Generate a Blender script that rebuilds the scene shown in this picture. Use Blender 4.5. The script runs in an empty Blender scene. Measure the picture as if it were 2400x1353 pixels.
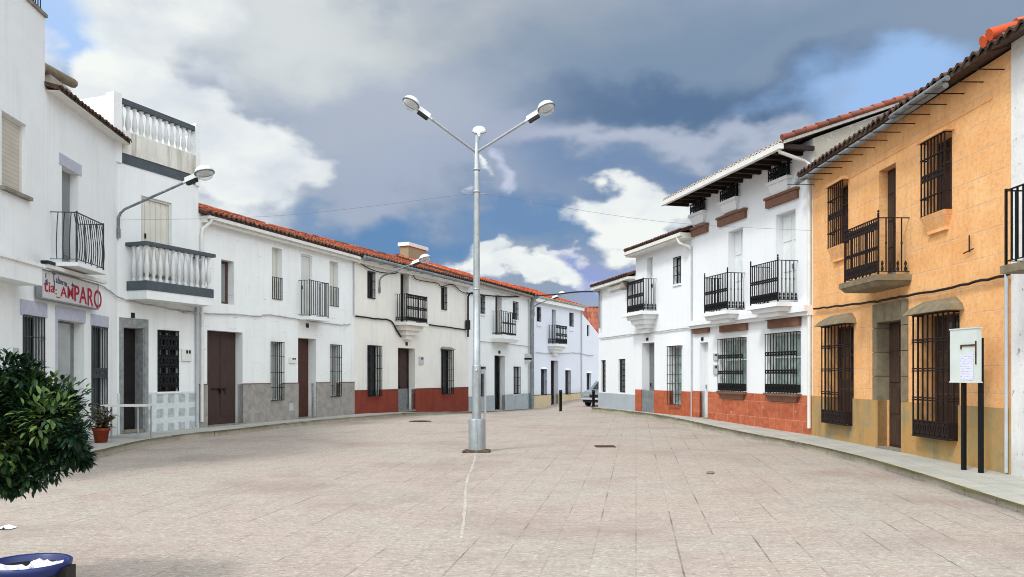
import bpy, math, random
from mathutils import Vector, Matrix
random.seed(7)
R = math.radians
scene = bpy.context.scene
COL = scene.collection

# ---------------------------------------------------------------- camera, light, sky
EYE = 1.72
FPX = 1900.0            # focal length in photograph pixels (2400 wide)
CX, HY = 1200.0, 880.0  # principal column and horizon row of the photograph
cd = bpy.data.cameras.new('camera'); cam = bpy.data.objects.new('camera', cd); COL.objects.link(cam)
cam.location = (0, 0, EYE); cam.rotation_euler = (R(90), 0, 0)
cd.sensor_width = 36.0; cd.lens = 36.0 * FPX / 2400.0
cd.shift_y = (HY - 676.5) / 2400.0
cd.clip_start = 0.1; cd.clip_end = 3000
scene.camera = cam
scene.view_settings.view_transform = 'Standard'; scene.view_settings.look = 'None'
scene.view_settings.gamma = 1; scene.view_settings.use_curve_mapping = False
scene.view_settings.exposure = 0.3
scene.cycles.filter_width = 1.0       # a crisp phone picture

SUN_AZ, SUN_EL = -140.0, 50.0     # compass-like: 0 = +Y (view direction), positive to the right
sd = bpy.data.lights.new('sun', 'SUN'); sun = bpy.data.objects.new('sun', sd); COL.objects.link(sun)
sd.energy = 1.7; sd.angle = R(10); sd.color = (1.0, 0.965, 0.92)
_d = Vector((math.sin(R(SUN_AZ)) * math.cos(R(SUN_EL)), math.cos(R(SUN_AZ)) * math.cos(R(SUN_EL)), math.sin(R(SUN_EL))))
sun.rotation_euler = (-_d).to_track_quat('-Z', 'Y').to_euler()

def lin(c):
    c = c / 255.0
    return c / 12.92 if c <= 0.04045 else ((c + 0.055) / 1.055) ** 2.4
def C(r, g, b): return (lin(r), lin(g), lin(b), 1.0)

def make_world():
    w = bpy.data.worlds.new('World'); scene.world = w; w.use_nodes = True
    nt = w.node_tree; N = nt.nodes; L = nt.links; N.clear()
    out = N.new('ShaderNodeOutputWorld'); bg = N.new('ShaderNodeBackground')
    STR = 0.1; KX = 2 ** -scene.view_settings.exposure   # cloud colours below are display values
    bg.inputs['Strength'].default_value = STR
    L.new(bg.outputs[0], out.inputs[0])
    tc = N.new('ShaderNodeTexCoord')
    sky = N.new('ShaderNodeTexSky'); sky.sky_type = 'NISHITA'; sky.sun_disc = False
    sky.sun_elevation = R(SUN_EL); sky.sun_rotation = R(SUN_AZ)
    def m(op, a, b=None, clamp=False):
        n = N.new('ShaderNodeMath'); n.operation = op; n.use_clamp = clamp
        for i, x in enumerate((a, b)):
            if x is None: continue
            if isinstance(x, (int, float)): n.inputs[i].default_value = x
            else: L.new(x, n.inputs[i])
        return n.outputs[0]
    sx = N.new('ShaderNodeSeparateXYZ'); L.new(tc.outputs['Generated'], sx.inputs[0])
    X, Y, Z = sx.outputs
    az = m('ARCTAN2', X, Y); el = m('ARCSINE', Z)
    def noise(scale, detail, rough, sc=(1, 1, 1.7), off=(0, 0, 0)):
        mp = N.new('ShaderNodeMapping'); mp.inputs['Scale'].default_value = sc; mp.inputs['Location'].default_value = off
        L.new(tc.outputs['Generated'], mp.inputs[0])
        n = N.new('ShaderNodeTexNoise'); n.inputs['Scale'].default_value = scale
        n.inputs['Detail'].default_value = detail; n.inputs['Roughness'].default_value = rough
        L.new(mp.outputs[0], n.inputs['Vector']); return n
    def split(n):
        s = N.new('ShaderNodeSeparateColor'); L.new(n.outputs['Color'], s.inputs[0]); return s.outputs
    r1 = split(noise(4.5, 5, 0.52)); r2 = split(noise(15, 5, 0.52, off=(3, 1, 0)))
    # soft warp (large veils) and crisp warp (cumulus edges)
    def warp(a1, a2):
        A = m('ADD', az, m('ADD', m('MULTIPLY', m('SUBTRACT', r1[0], 0.5), a1), m('MULTIPLY', m('SUBTRACT', r2[0], 0.5), a2)))
        E = m('ADD', el, m('ADD', m('MULTIPLY', m('SUBTRACT', r1[1], 0.5), a1 * .7), m('MULTIPLY', m('SUBTRACT', r2[1], 0.5), a2 * .7)))
        c = N.new('ShaderNodeCombineXYZ'); L.new(A, c.inputs[0]); L.new(E, c.inputs[1]); return c.outputs[0]
    soft = warp(0.34, 0.05); crisp = warp(0.22, 0.11)
    def ae(u, v):
        return math.atan((u - CX) / FPX), math.atan((HY - v) / math.hypot(FPX, u - CX))
    n0 = noise(2.6, 5, 0.5, off=(5, 2, 1)); r3 = split(n0)
    cur = None
    def rgb(c, k=1.0): return tuple(x * k * KX / STR for x in c[:3]) + (1,)
    # veil of cloud: lilac grey, its brightness drifting with the noise
    ramp = N.new('ShaderNodeValToRGB')
    ramp.color_ramp.elements[0].position = 0.34; ramp.color_ramp.elements[0].color = C(134, 152, 178)
    ramp.color_ramp.elements[1].position = 0.66; ramp.color_ramp.elements[1].color = C(180, 190, 204)
    L.new(r3[0], ramp.inputs[0])
    sc = N.new('ShaderNodeVectorMath'); sc.operation = 'SCALE'; sc.inputs['Scale'].default_value = KX / STR
    L.new(ramp.outputs[0], sc.inputs[0])
    mx0 = N.new('ShaderNodeMix'); mx0.data_type = 'RGBA'; mx0.inputs[0].default_value = 0.94
    L.new(sky.outputs[0], mx0.inputs[6]); L.new(sc.outputs[0], mx0.inputs[7])
    cur = mx0.outputs[2]
    def blob(u, v, ru, rv, col, lo, hi, a=1.0, space=None, k=1.0, raw=None):
        """mix colour col in where the warped direction lies inside an ellipse (sizes in photo pixels)"""
        nonlocal cur
        if raw: A, E = raw
        else: A, E = ae(u, v)
        s = N.new('ShaderNodeVectorMath'); s.operation = 'SUBTRACT'; L.new(space or soft, s.inputs[0]); s.inputs[1].default_value = (A, E, 0)
        q = N.new('ShaderNodeVectorMath'); q.operation = 'MULTIPLY'; L.new(s.outputs[0], q.inputs[0])
        q.inputs[1].default_value = (FPX / ru, FPX / rv, 0)
        ln = N.new('ShaderNodeVectorMath'); ln.operation = 'LENGTH'; L.new(q.outputs[0], ln.inputs[0])
        mr = N.new('ShaderNodeMapRange'); mr.interpolation_type = 'SMOOTHSTEP'
        mr.inputs['From Min'].default_value = hi; mr.inputs['From Max'].default_value = lo
        mr.inputs['To Min'].default_value = 0; mr.inputs['To Max'].default_value = a
        L.new(ln.outputs['Value'], mr.inputs['Value'])
        mx = N.new('ShaderNodeMix'); mx.data_type = 'RGBA'
        L.new(mr.outputs[0], mx.inputs[0]); L.new(cur, mx.inputs[6])
        if isinstance(col, tuple): mx.inputs[7].default_value = rgb(col, k)
        else: L.new(col, mx.inputs[7])
        cur = mx.outputs[2]
    # white with grey modelling for the cumulus
    wr = N.new('ShaderNodeValToRGB')
    wr.color_ramp.elements[0].position = 0.36; wr.color_ramp.elements[0].color = C(220, 227, 234)
    wr.color_ramp.elements[1].position = 0.56; wr.color_ramp.elements[1].color = C(246, 250, 247)
    mixn = m('ADD', m('MULTIPLY', r1[2], 0.55), m('MULTIPLY', r2[2], 0.45)); L.new(mixn, wr.inputs[0])
    ws = N.new('ShaderNodeVectorMath'); ws.operation = 'SCALE'; ws.inputs['Scale'].default_value = KX / STR
    L.new(wr.outputs[0], ws.inputs[0]); WHITE = ws.outputs[0]
    # dark bellies, upper right and the low blue band
    mid = warp(0.26, 0.09)
    blob(1150, 60, 520, 160, C(168, 178, 190), 0.2, 1.3, 0.9)
    blob(1820, 130, 760, 190, C(126, 148, 174), 0.35, 1.25, 0.95, mid)
    blob(1740, 230, 520, 76, C(90, 117, 152), 0.25, 1.2, 0.95, mid)
    blob(2260, 40, 420, 110, C(138, 156, 180), 0.2, 1.3, 0.8)
    blob(880, 270, 400, 200, C(175, 185, 202), 0.2, 1.3, 0.95)
    blob(760, 40, 420, 120, C(210, 216, 217), 0.2, 1.3, 0.9)
    blob(1320, 350, 300, 60, C(170, 178, 202), 0.2, 1.3, 0.8)
    blob(1480, 420, 400, 52, C(112, 140, 178), 0.25, 1.2, 0.85, mid)
    blob(1000, 440, 420, 60, C(168, 180, 202), 0.2, 1.3, 0.7)
    blob(890, 555, 330, 60, C(98, 140, 186), 0.3, 1.25, 0.95, mid)
    blob(1270, 525, 230, 60, C(104, 142, 186), 0.3, 1.25, 0.85, mid)
    blob(1080, 640, 200, 40, C(126, 154, 198), 0.3, 1.25, 0.8, mid)
    # clear blue gaps
    blob(225, 90, 130, 170, C(176, 208, 252), 0.35, 1.15, 0.95)
    blob(2100, 232, 220, 84, C(160, 196, 242), 0.3, 1.2, 0.95)
    blob(1420, 640, 110, 80, C(150, 164, 222), 0.2, 1.2, 0.8)
    # pale sunlit veils and cumulus
    blob(80, 110, 60, 150, C(235, 240, 246), 0.3, 1.3, 0.9)
    blob(640, 60, 330, 130, C(218, 224, 226), 0.1, 1.3, 0.75)
    blob(330, 260, 150, 120, WHITE, 0.72, 1.05, 1.0, crisp)
    blob(470, 330, 230, 120, WHITE, 0.72, 1.02, 0.96, crisp)
    blob(400, 120, 130, 150, WHITE, 0.45, 1.15, 0.85)
    blob(620, 400, 130, 60, WHITE, 0.6, 1.08, 0.8, crisp)
    blob(500, 480, 110, 40, C(236, 242, 246), 0.4, 1.2, 0.9)
    blob(1500, 515, 150, 72, WHITE, 0.66, 1.05, 0.98, crisp)
    blob(1240, 650, 190, 34, WHITE, 0.6, 1.1, 0.9, crisp)
    blob(1290, 640, 110, 45, WHITE, 0.66, 1.05, 0.96, crisp)
    blob(1130, 600, 80, 42, WHITE, 0.6, 1.08, 0.92, crisp)
    blob(1330, 600, 60, 24, WHITE, 0.5, 1.1, 0.7, crisp)
    blob(1140, 440, 16, 26, WHITE, 0.3, 1.2, 0.9, crisp)
    blob(1215, 455, 30, 40, C(214, 220, 240), 0.2, 1.3, 0.6)
    blob(1660, 325, 330, 34, C(188, 196, 214), 0.2, 1.4, 0.75, mid)
    blob(1500, 660, 60, 30, C(222, 228, 246), 0.2, 1.3, 0.8)
    # unseen bright cloud behind and overhead of the viewer, added to light the fronts
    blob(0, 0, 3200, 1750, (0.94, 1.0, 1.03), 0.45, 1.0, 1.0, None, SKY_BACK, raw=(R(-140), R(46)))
    blob(0, 0, 2600, 1750, (0.94, 1.0, 1.03), 0.35, 1.0, 1.0, None, SKY_BACK * 1.1, raw=(R(140), R(46)))  # second bright area, added as fill for the left-hand fronts
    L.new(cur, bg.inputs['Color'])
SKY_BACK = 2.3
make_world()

# ---------------------------------------------------------------- materials
class NT:
    def __init__(s, name):
        s.m = bpy.data.materials.new(name); s.m.use_nodes = True
        s.n = s.m.node_tree.nodes; s.l = s.m.node_tree.links
        s.b = s.n['Principled BSDF']
        s.tc = s.n.new('ShaderNodeTexCoord')
    def new(s, t, **kw):
        n = s.n.new(t)
        for k, v in kw.items(): setattr(n, k, v)
        return n
    def setin(s, inp, v):
        if hasattr(v, 'is_linked') or hasattr(v, 'links'): s.l.new(v, inp)
        else: inp.default_value = v
    def mapping(s, scale=(1, 1, 1), rot=(0, 0, 0), loc=(0, 0, 0), coord='Object'):
        mp = s.new('ShaderNodeMapping'); mp.inputs['Scale'].default_value = scale
        mp.inputs['Rotation'].default_value = rot; mp.inputs['Location'].default_value = loc
        s.l.new(s.tc.outputs[coord], mp.inputs[0]); return mp.outputs[0]
    def noise(s, scale, detail=4, rough=0.55, vec=None, coord='Object'):
        n = s.new('ShaderNodeTexNoise'); n.inputs['Scale'].default_value = scale
        n.inputs['Detail'].default_value = detail; n.inputs['Roughness'].default_value = rough
        s.l.new(vec if vec is not None else s.tc.outputs[coord], n.inputs['Vector']); return n.outputs['Fac']
    def ramp(s, fac, stops):
        r = s.new('ShaderNodeValToRGB'); e = r.color_ramp.elements
        while len(e) < len(stops): e.new(0.5)
        for i, (p, c) in enumerate(stops):
            e[i].position = p; e[i].color = c if len(c) == 4 else tuple(c) + (1,)
        s.l.new(fac, r.inputs[0]); return r.outputs[0]
    def mix(s, fac, a, b, mode='MIX'):
        n = s.new('ShaderNodeMix', data_type='RGBA', blend_type=mode)
        s.setin(n.inputs[0], fac); s.setin(n.inputs[6], a); s.setin(n.inputs[7], b); return n.outputs[2]
    def math(s, op, a, b=0.0, clamp=False):
        n = s.new('ShaderNodeMath', operation=op, use_clamp=clamp)
        s.setin(n.inputs[0], a); s.setin(n.inputs[1], b); return n.outputs[0]
    def bump(s, h, strength=0.4, dist=0.02, normal=None):
        b = s.new('ShaderNodeBump'); b.inputs['Strength'].default_value = strength; b.inputs['Distance'].default_value = dist
        s.l.new(h, b.inputs['Height'])
        if normal is not None: s.l.new(normal, b.inputs['Normal'])
        s.l.new(b.outputs[0], s.b.inputs['Normal']); return b.outputs[0]
    def out(s, col=None, rough=0.8, metal=0.0, spec=0.3):
        if col is not None: s.setin(s.b.inputs['Base Color'], col)
        s.setin(s.b.inputs['Roughness'], rough); s.b.inputs['Metallic'].default_value = metal
        s.b.inputs['Specular IOR Level'].default_value = spec
        return s.m
BW = lambda a: (a, a, a, 1)

def plaster(name, col, dirt=(0.44, 0.43, 0.39, 1), amount=0.25, bump=0.35, streak=0.3, patch=None, lines=0.0):
    t = NT(name)
    n1 = t.noise(0.9, 6, 0.62); n2 = t.noise(7, 5, 0.6)
    st = t.noise(1.0, 5, 0.6, t.mapping((5, 5, 0.35)))
    f1 = t.ramp(n1, [(0.38, BW(0)), (0.72, BW(1))]); f2 = t.ramp(st, [(0.52, BW(0)), (0.78, BW(1))])
    c = t.mix(t.math('MULTIPLY', f1, amount * .6), col, dirt)
    c = t.mix(t.math('MULTIPLY', f2, streak), c, dirt)
    sp = t.ramp(t.noise(26, 3, 0.6), [(0.66, BW(0)), (0.74, BW(1))])
    c = t.mix(t.math('MULTIPLY', sp, amount), c, tuple(x * .75 for x in dirt[:3]) + (1,))
    # rising damp: splashed dirt with an uneven upper edge, near the foot of the wall
    sx = t.new('ShaderNodeSeparateXYZ'); t.l.new(t.tc.outputs['Object'], sx.inputs[0])
    hgt = t.math('ADD', sx.outputs[2], t.math('MULTIPLY', t.math('SUBTRACT', n1, 0.5), 1.1))
    damp = t.ramp(hgt, [(0.25, BW(1)), (0.75, BW(0))])
    c = t.mix(t.math('MULTIPLY', damp, 0.5), c, dirt)
    if patch:
        p = t.ramp(t.noise(7.5, 6, 0.7, t.mapping((1, 1, .8))), [(0.60, BW(0)), (0.64, BW(1))])
        c = t.mix(t.math('MULTIPLY', p, patch[1]), c, patch[0])
    h = t.math('ADD', t.math('MULTIPLY', t.noise(38, 4, 0.6), 0.5), t.math('MULTIPLY', n2, 0.8))
    h = t.math('ADD', h, t.math('MULTIPLY', t.noise(1.9, 3, 0.5), 3.5))
    if lines:
        br = t.new('ShaderNodeTexBrick'); t.l.new(t.mapping((1, 1, 1), (R(90), 0, 0)), br.inputs['Vector'])
        br.inputs['Scale'].default_value = 1; br.inputs['Brick Width'].default_value = 60; br.inputs['Row Height'].default_value = 0.36
        br.inputs['Mortar Size'].default_value = 0.009; br.inputs['Mortar Smooth'].default_value = 0.2
        brk = t.ramp(t.noise(1.0, 4, .7, t.mapping((2.6, 2.6, 7))), [(0.56, BW(0)), (0.62, BW(1))])
        lm = t.math('MULTIPLY', br.outputs['Fac'], brk)
        c = t.mix(t.math('MULTIPLY', lm, lines), c, (0.36, 0.35, 0.34, 1))
        h = t.math('SUBTRACT', h, t.math('MULTIPLY', lm, 0.6))
    t.bump(h, bump, 0.012)
    return t.out(c, 0.92, 0, 0.15)

def plain(name, col, rough=0.6, metal=0.0, var=0.15, scale=6, bump=0.1, spec=0.3):
    t = NT(name); n = t.noise(scale, 5, 0.6)
    dark = tuple(x * (1 - var * 2) for x in col[:3]) + (1,)
    c = t.mix(t.ramp(n, [(0.35, BW(0)), (0.7, BW(1))]), dark, col)
    if bump: t.bump(t.noise(scale * 6, 3), bump, 0.005)
    return t.out(c, rough, metal, spec)

def roof_mat(name, cols, moss=0.3, mosscol=(0.07, 0.06, 0.05, 1)):
    t = NT(name)
    at = t.new('ShaderNodeAttribute', attribute_name='tile')
    c = t.ramp(at.outputs['Fac'], [(i / (len(cols) - 1), x) for i, x in enumerate(cols)])
    n = t.noise(1.3, 6, 0.65); n2 = t.noise(18, 4, 0.6)
    c = t.mix(t.math('MULTIPLY', t.ramp(n, [(0.45, BW(0)), (0.65, BW(1))]), moss), c, mosscol)
    c = t.mix(t.math('MULTIPLY', t.ramp(n2, [(0.5, BW(0)), (0.7, BW(1))]), 0.35), c, (0.12, 0.085, 0.06, 1))
    t.bump(n2, 0.3, 0.01)
    return t.out(c, 0.85, 0, 0.2)

def stone_blocks(name, cols, bw, rh, mortar, mcol, rotz=0.0, bump=0.3, patch=None, offset=0.5, msize=0.006):
    t = NT(name)
    br = t.new('ShaderNodeTexBrick'); t.l.new(t.mapping((1, 1, 1), (R(90), 0, 0)), br.inputs['Vector'])
    br.offset = offset
    br.inputs['Scale'].default_value = 1; br.inputs['Brick Width'].default_value = bw; br.inputs['Row Height'].default_value = rh
    br.inputs['Mortar Size'].default_value = msize; br.inputs['Color1'].default_value = cols[0]; br.inputs['Color2'].default_value = cols[1]
    br.inputs['Mortar'].default_value = mcol; br.inputs['Bias'].default_value = 0
    n = t.noise(5, 6, 0.65)
    c = t.mix(0.55, br.outputs['Color'], t.ramp(n, [(0.3, tuple(x * .55 for x in cols[0][:3])), (0.7, tuple(min(1, x * 1.3) for x in cols[1][:3]))]))
    c = t.mix(br.outputs['Fac'], c, mcol)
    if patch:
        p = t.ramp(t.noise(3.1, 6, 0.7), [(0.63, BW(0)), (0.67, BW(1))]); c = t.mix(p, c, patch)
    h = t.math('SUBTRACT', t.noise(30, 4), t.math('MULTIPLY', br.outputs['Fac'], 1.0))
    t.bump(h, bump, 0.01)
    return t.out(c, 0.75, 0, 0.25)

M = {}
M['white'] = plaster('white_limewash', (0.82, 0.85, 0.85, 1), amount=0.26, streak=0.24)
M['white_lines'] = plaster('white_scored_plaster', (0.82, 0.85, 0.85, 1), amount=0.26, streak=0.24, lines=0.75)
M['white_bright'] = plaster('fresh_white_paint', (0.78, 0.805, 0.83, 1), amount=0.12, streak=0.12, bump=0.25)
M['cream'] = plaster('cream_limewash', (0.79, 0.775, 0.72, 1), amount=0.32, streak=0.32)
M['lilac'] = plaster('pale_blue_limewash', (0.73, 0.77, 0.85, 1), amount=0.15, streak=0.14)
M['rough_white'] = plaster('flaking_white_plaster', (0.80, 0.80, 0.79, 1), amount=0.3, streak=0.2, bump=1.0, patch=((0.22, 0.2, 0.18, 1), 0.7))
M['cement'] = plaster('bare_cement_render', (0.42, 0.40, 0.34, 1), (0.2, 0.19, 0.16, 1), 0.5, 0.5, 0.4, ((0.66, 0.66, 0.62, 1), 0.7))
def ochre():
    t = NT('ochre_plaster')
    n1 = t.noise(1.1, 6, 0.65); n2 = t.noise(11, 5, 0.65); n3 = t.noise(55, 3, 0.6)
    c = t.ramp(n1, [(0.3, C(234, 172, 112)), (0.7, C(249, 199, 143))])
    c = t.mix(t.math('MULTIPLY', t.ramp(n2, [(0.48, BW(0)), (0.68, BW(1))]), 0.45), c, C(204, 136, 78))
    c = t.mix(t.math('MULTIPLY', t.ramp(n3, [(0.57, BW(0)), (0.68, BW(1))]), 0.5), c, C(170, 112, 64))
    br = t.new('ShaderNodeTexBrick'); t.l.new(t.mapping((1, 1, 1), (R(90), 0, 0)), br.inputs['Vector'])
    br.inputs['Scale'].default_value = 1; br.inputs['Brick Width'].default_value = 40; br.inputs['Row Height'].default_value = 0.47
    br.inputs['Mortar Size'].default_value = 0.012; br.inputs['Mortar Smooth'].default_value = 0.3
    f = t.math('MULTIPLY', br.outputs['Fac'], t.ramp(t.noise(1.9, 4), [(0.36, BW(0.12)), (0.62, BW(0.8))]))
    c = t.mix(f, c, C(206, 180, 158))
    st = t.ramp(t.noise(1.0, 5, 0.6, t.mapping((4, 4, 0.3))), [(0.55, BW(0)), (0.8, BW(1))])
    c = t.mix(t.math('MULTIPLY', st, 0.6), c, C(186, 122, 70))
    t.bump(t.math('SUBTRACT', t.math('ADD', n3, n2), f), 0.7, 0.012)
    return t.out(c, 0.92, 0, 0.12)
M['ochre'] = ochre()
def sand_dado():
    t = NT('stained_sand_render'); n1 = t.noise(1.4, 6, 0.65)
    c = t.ramp(n1, [(0.3, C(186, 140, 82)), (0.5, C(180, 146, 96)), (0.62, C(158, 142, 108)), (0.75, C(146, 134, 104))])
    st = t.ramp(t.noise(1.0, 5, 0.65, t.mapping((3, 3, 0.6))), [(0.48, BW(0)), (0.72, BW(1))])
    c = t.mix(t.math('MULTIPLY', st, 0.65), c, C(126, 118, 84))
    sp = t.ramp(t.noise(9, 5, 0.7), [(0.58, BW(0)), (0.72, BW(1))]); c = t.mix(t.math('MULTIPLY', sp, 0.5), c, C(112, 94, 62))
    t.bump(t.noise(40, 4), 0.4, 0.01)
    return t.out(c, 0.9, 0, 0.15)
M['sand'] = sand_dado()
M['granite'] = stone_blocks('speckled_granite_dado', (C(146, 142, 136), C(160, 154, 146)), 1.05, 3.0, 0.004, C(110, 106, 100), patch=None)
def granite():
    t = NT('speckled_granite'); v = t.noise(3.2, 7, 0.75); n = t.noise(42, 4, 0.7)
    c = t.ramp(v, [(0.3, C(124, 120, 116)), (0.5, C(150, 146, 140)), (0.62, C(166, 160, 152)), (0.72, C(120, 114, 106))])
    c = t.mix(t.math('MULTIPLY', t.ramp(n, [(0.55, BW(0)), (0.65, BW(1))]), 0.4), c, C(100, 92, 84))
    return t.out(c, 0.5, 0, 0.35)
M['granite'] = granite()
def paint_dado(name, c0, c1, dirt, amt=0.5):
    t = NT(name); c = t.ramp(t.noise(1.6, 6, 0.65), [(0.3, c0), (0.7, c1)])
    st = t.ramp(t.noise(1, 5, 0.65, t.mapping((3.4, 3.4, 0.5))), [(0.5, BW(0)), (0.75, BW(1))])
    c = t.mix(t.math('MULTIPLY', st, amt), c, dirt)
    sp = t.ramp(t.noise(12, 5, 0.7), [(0.6, BW(0)), (0.7, BW(1))]); c = t.mix(t.math('MULTIPLY', sp, amt), c, dirt)
    t.bump(t.noise(30, 4), 0.3, 0.01); return t.out(c, 0.8, 0, 0.2)
M['red_dado'] = paint_dado('oxblood_painted_dado', C(120, 52, 40), C(136, 64, 48), C(92, 40, 34), 0.4)
M['grey_dado'] = paint_dado('grey_painted_dado', C(158, 166, 170), C(176, 182, 186), C(132, 136, 138), 0.5)
M['grey_dado2'] = paint_dado('blue_grey_painted_dado', C(160, 168, 176), C(172, 180, 186), C(148, 154, 160), 0.25)
M['cream_dado'] = paint_dado('cream_painted_dado', C(196, 178, 142), C(208, 190, 154), C(168, 152, 120), 0.4)
M['orange_dado'] = stone_blocks('orange_sandstone_slabs', (C(160, 82, 56), C(188, 106, 74)), 0.82, 0.47, 0.009, C(206, 142, 112), patch=C(236, 196, 172))
M['orange_dado2'] = stone_blocks('orange_brown_stone_slabs', (C(164, 84, 54), C(180, 96, 64)), 1.3, 0.9, 0.006, C(150, 84, 60), patch=None)
def tile_dado():
    t = NT('grey_patterned_wall_tiles')
    br = t.new('ShaderNodeTexBrick'); br.offset = 0
    t.l.new(t.mapping((1, 1, 1), (R(90), 0, 0)), br.inputs['Vector'])
    br.inputs['Scale'].default_value = 1; br.inputs['Brick Width'].default_value = 0.42; br.inputs['Row Height'].default_value = 0.42
    br.inputs['Mortar Size'].default_value = 0.095; br.inputs['Mortar Smooth'].default_value = 0.25
    n = t.noise(7, 6, 0.75)
    inner = t.ramp(n, [(0.3, C(140, 149, 152)), (0.7, C(196, 202, 203))])
    outer = t.ramp(n, [(0.3, C(188, 196, 198)), (0.7, C(218, 224, 224))])
    c = t.mix(br.outputs['Fac'], inner, outer)
    return t.out(c, 0.35, 0, 0.4)
M['tile_dado'] = tile_dado()
M['tile_grey'] = plain('grey_marble_tile', C(150, 154, 154), 0.4, 0, 0.2, 8, 0)
M['stone_grey'] = plain('weathered_granite_surround', C(140, 128, 104), 0.85, 0, 0.18, 5, 0.4)
M['lilac_grey'] = plain('lilac_grey_painted_surround', C(186, 190, 204), 0.8, 0, 0.08, 6, 0.2)
M['brown_tile'] = plain('brown_clay_trim', C(128, 92, 74), 0.7, 0, 0.15, 9, 0.3)
M['roof_red'] = roof_mat('terracotta_roof_tiles', [C(92, 66, 54), C(116, 76, 58), C(150, 76, 50), C(182, 86, 56), C(200, 108, 74), C(164, 84, 60)], 0.5)
M['roof_bright'] = roof_mat('bright_terracotta_roof_tiles', [C(140, 70, 48), C(190, 78, 44), C(214, 92, 52), C(226, 122, 82), C(198, 84, 50)], 0.35)
M['roof_old'] = roof_mat('old_mossy_roof_tiles', [C(86, 66, 54), C(128, 84, 64), C(150, 112, 92), C(104, 86, 74)], 0.6)
M['roof_dark'] = roof_mat('dull_red_roof_tiles', [C(110, 60, 48), C(150, 80, 62), C(164, 100, 80), C(122, 74, 60)], 0.35)
M['tile_end'] = plain('dark_tile_mortar', C(92, 74, 62), 0.9, 0, 0.3, 14, 0.3)
M['tile_end_white'] = plain('white_tile_mortar', C(214, 212, 204), 0.9, 0, 0.2, 14, 0.3)
M['iron'] = plain('black_wrought_iron', C(22, 24, 26), 0.5, 0.3, 0.2, 20, 0)
M['iron_grey'] = plain('grey_painted_iron', C(66, 70, 74), 0.5, 0.2, 0.15, 20, 0)
M['iron_brown'] = plain('rusty_brown_iron', C(46, 33, 29), 0.7, 0.2, 0.3, 24, 0)
M['white_iron'] = plain('white_painted_iron', C(206, 206, 200), 0.5, 0.1, 0.1, 20, 0)
M['galv'] = plain('galvanised_steel', C(172, 179, 182), 0.42, 0.45, 0.12, 5, 0.05, 0.5)
M['galv_dull'] = plain('dull_zinc', C(150, 156, 160), 0.6, 0.4, 0.2, 5, 0.1)
M['alu'] = plain('bright_lamp_aluminium', C(224, 228, 228), 0.35, 0.1, 0.05, 5, 0)
M['pvc_white'] = plain('white_gutter_paint', C(226, 226, 220), 0.5, 0, 0.06, 4, 0)
M['pvc_grey'] = plain('pale_grey_pipe', C(186, 190, 194), 0.5, 0, 0.08, 4, 0)
M['black'] = plain('black_plastic', C(26, 26, 28), 0.5, 0, 0.2, 9, 0)
M['cable'] = plain('black_cable_rubber', C(34, 32, 32), 0.7, 0, 0.2, 9, 0)
M['wire'] = plain('weathered_grey_wire', C(120, 124, 134), 0.8, 0, 0.1, 9, 0)
M['cable_white'] = plain('whitewashed_cable', C(196, 198, 194), 0.8, 0, 0.2, 9, 0)
M['concrete'] = plain('weathered_concrete', C(150, 144, 132), 0.9, 0, 0.2, 6, 0.5)
M['wood_dark'] = plain('dark_varnished_wood', C(70, 46, 36), 0.55, 0, 0.25, 7, 0.2)
M['wood_soffit'] = plain('brown_timber_soffit', C(44, 30, 25), 0.75, 0, 0.2, 7, 0.2)
def wood(name, col, dark, rough=0.65):
    t = NT(name); n = t.noise(3, 6, 0.65, t.mapping((14, 14, 0.7)))
    c = t.ramp(n, [(0.3, dark), (0.7, col)]); t.bump(n, 0.3, 0.006); return t.out(c, rough, 0, 0.3)
M['door_brown'] = wood('brown_painted_timber', C(74, 55, 49), C(50, 38, 35))
M['door_red'] = wood('reddish_stained_timber', C(82, 42, 33), C(52, 28, 24), 0.5)
M['door_dark'] = wood('near_black_timber', C(30, 26, 25), C(18, 17, 17))
M['door_worn'] = wood('worn_old_timber', C(84, 62, 48), C(38, 28, 24), 0.85)
M['door_grey'] = wood('grey_painted_timber', C(128, 132, 132), C(96, 100, 102))
M['door_white'] = plain('white_painted_timber', C(222, 226, 226), 0.5, 0, 0.05, 4, 0)
M['frame_white'] = plain('white_window_frame', C(214, 216, 212), 0.5, 0, 0.06, 5, 0)
M['frame_brown'] = plain('brown_window_frame', C(84, 62, 52), 0.6, 0, 0.15, 5, 0)
M['frame_dark'] = plain('dark_window_frame', C(34, 34, 36), 0.6, 0, 0.15, 5, 0)
M['band_grey'] = plain('slate_grey_paint', C(82, 92, 98), 0.7, 0, 0.12, 5, 0.2)
def glass(name, col, rough=0.06, spec=0.6):
    t = NT(name); n = t.noise(2.4, 4, 0.6)
    c = t.mix(t.ramp(n, [(0.4, BW(0)), (0.65, BW(1))]), col, tuple(min(1, x * (1.2 if col[0] > .2 else 2.2)) for x in col[:3]) + (1,))
    t.bump(t.noise(1.5, 2), 0.05, 0.02); return t.out(c, rough, 0, spec)
M['glass'] = glass('dark_window_glass', (0.012, 0.015, 0.018, 1))
M['glass_green'] = glass('greenish_window_glass', (0.17, 0.22, 0.21, 1), 0.1)
M['glass_pale'] = glass('pale_curtained_glass', (0.30, 0.32, 0.32, 1), 0.2)
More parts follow.
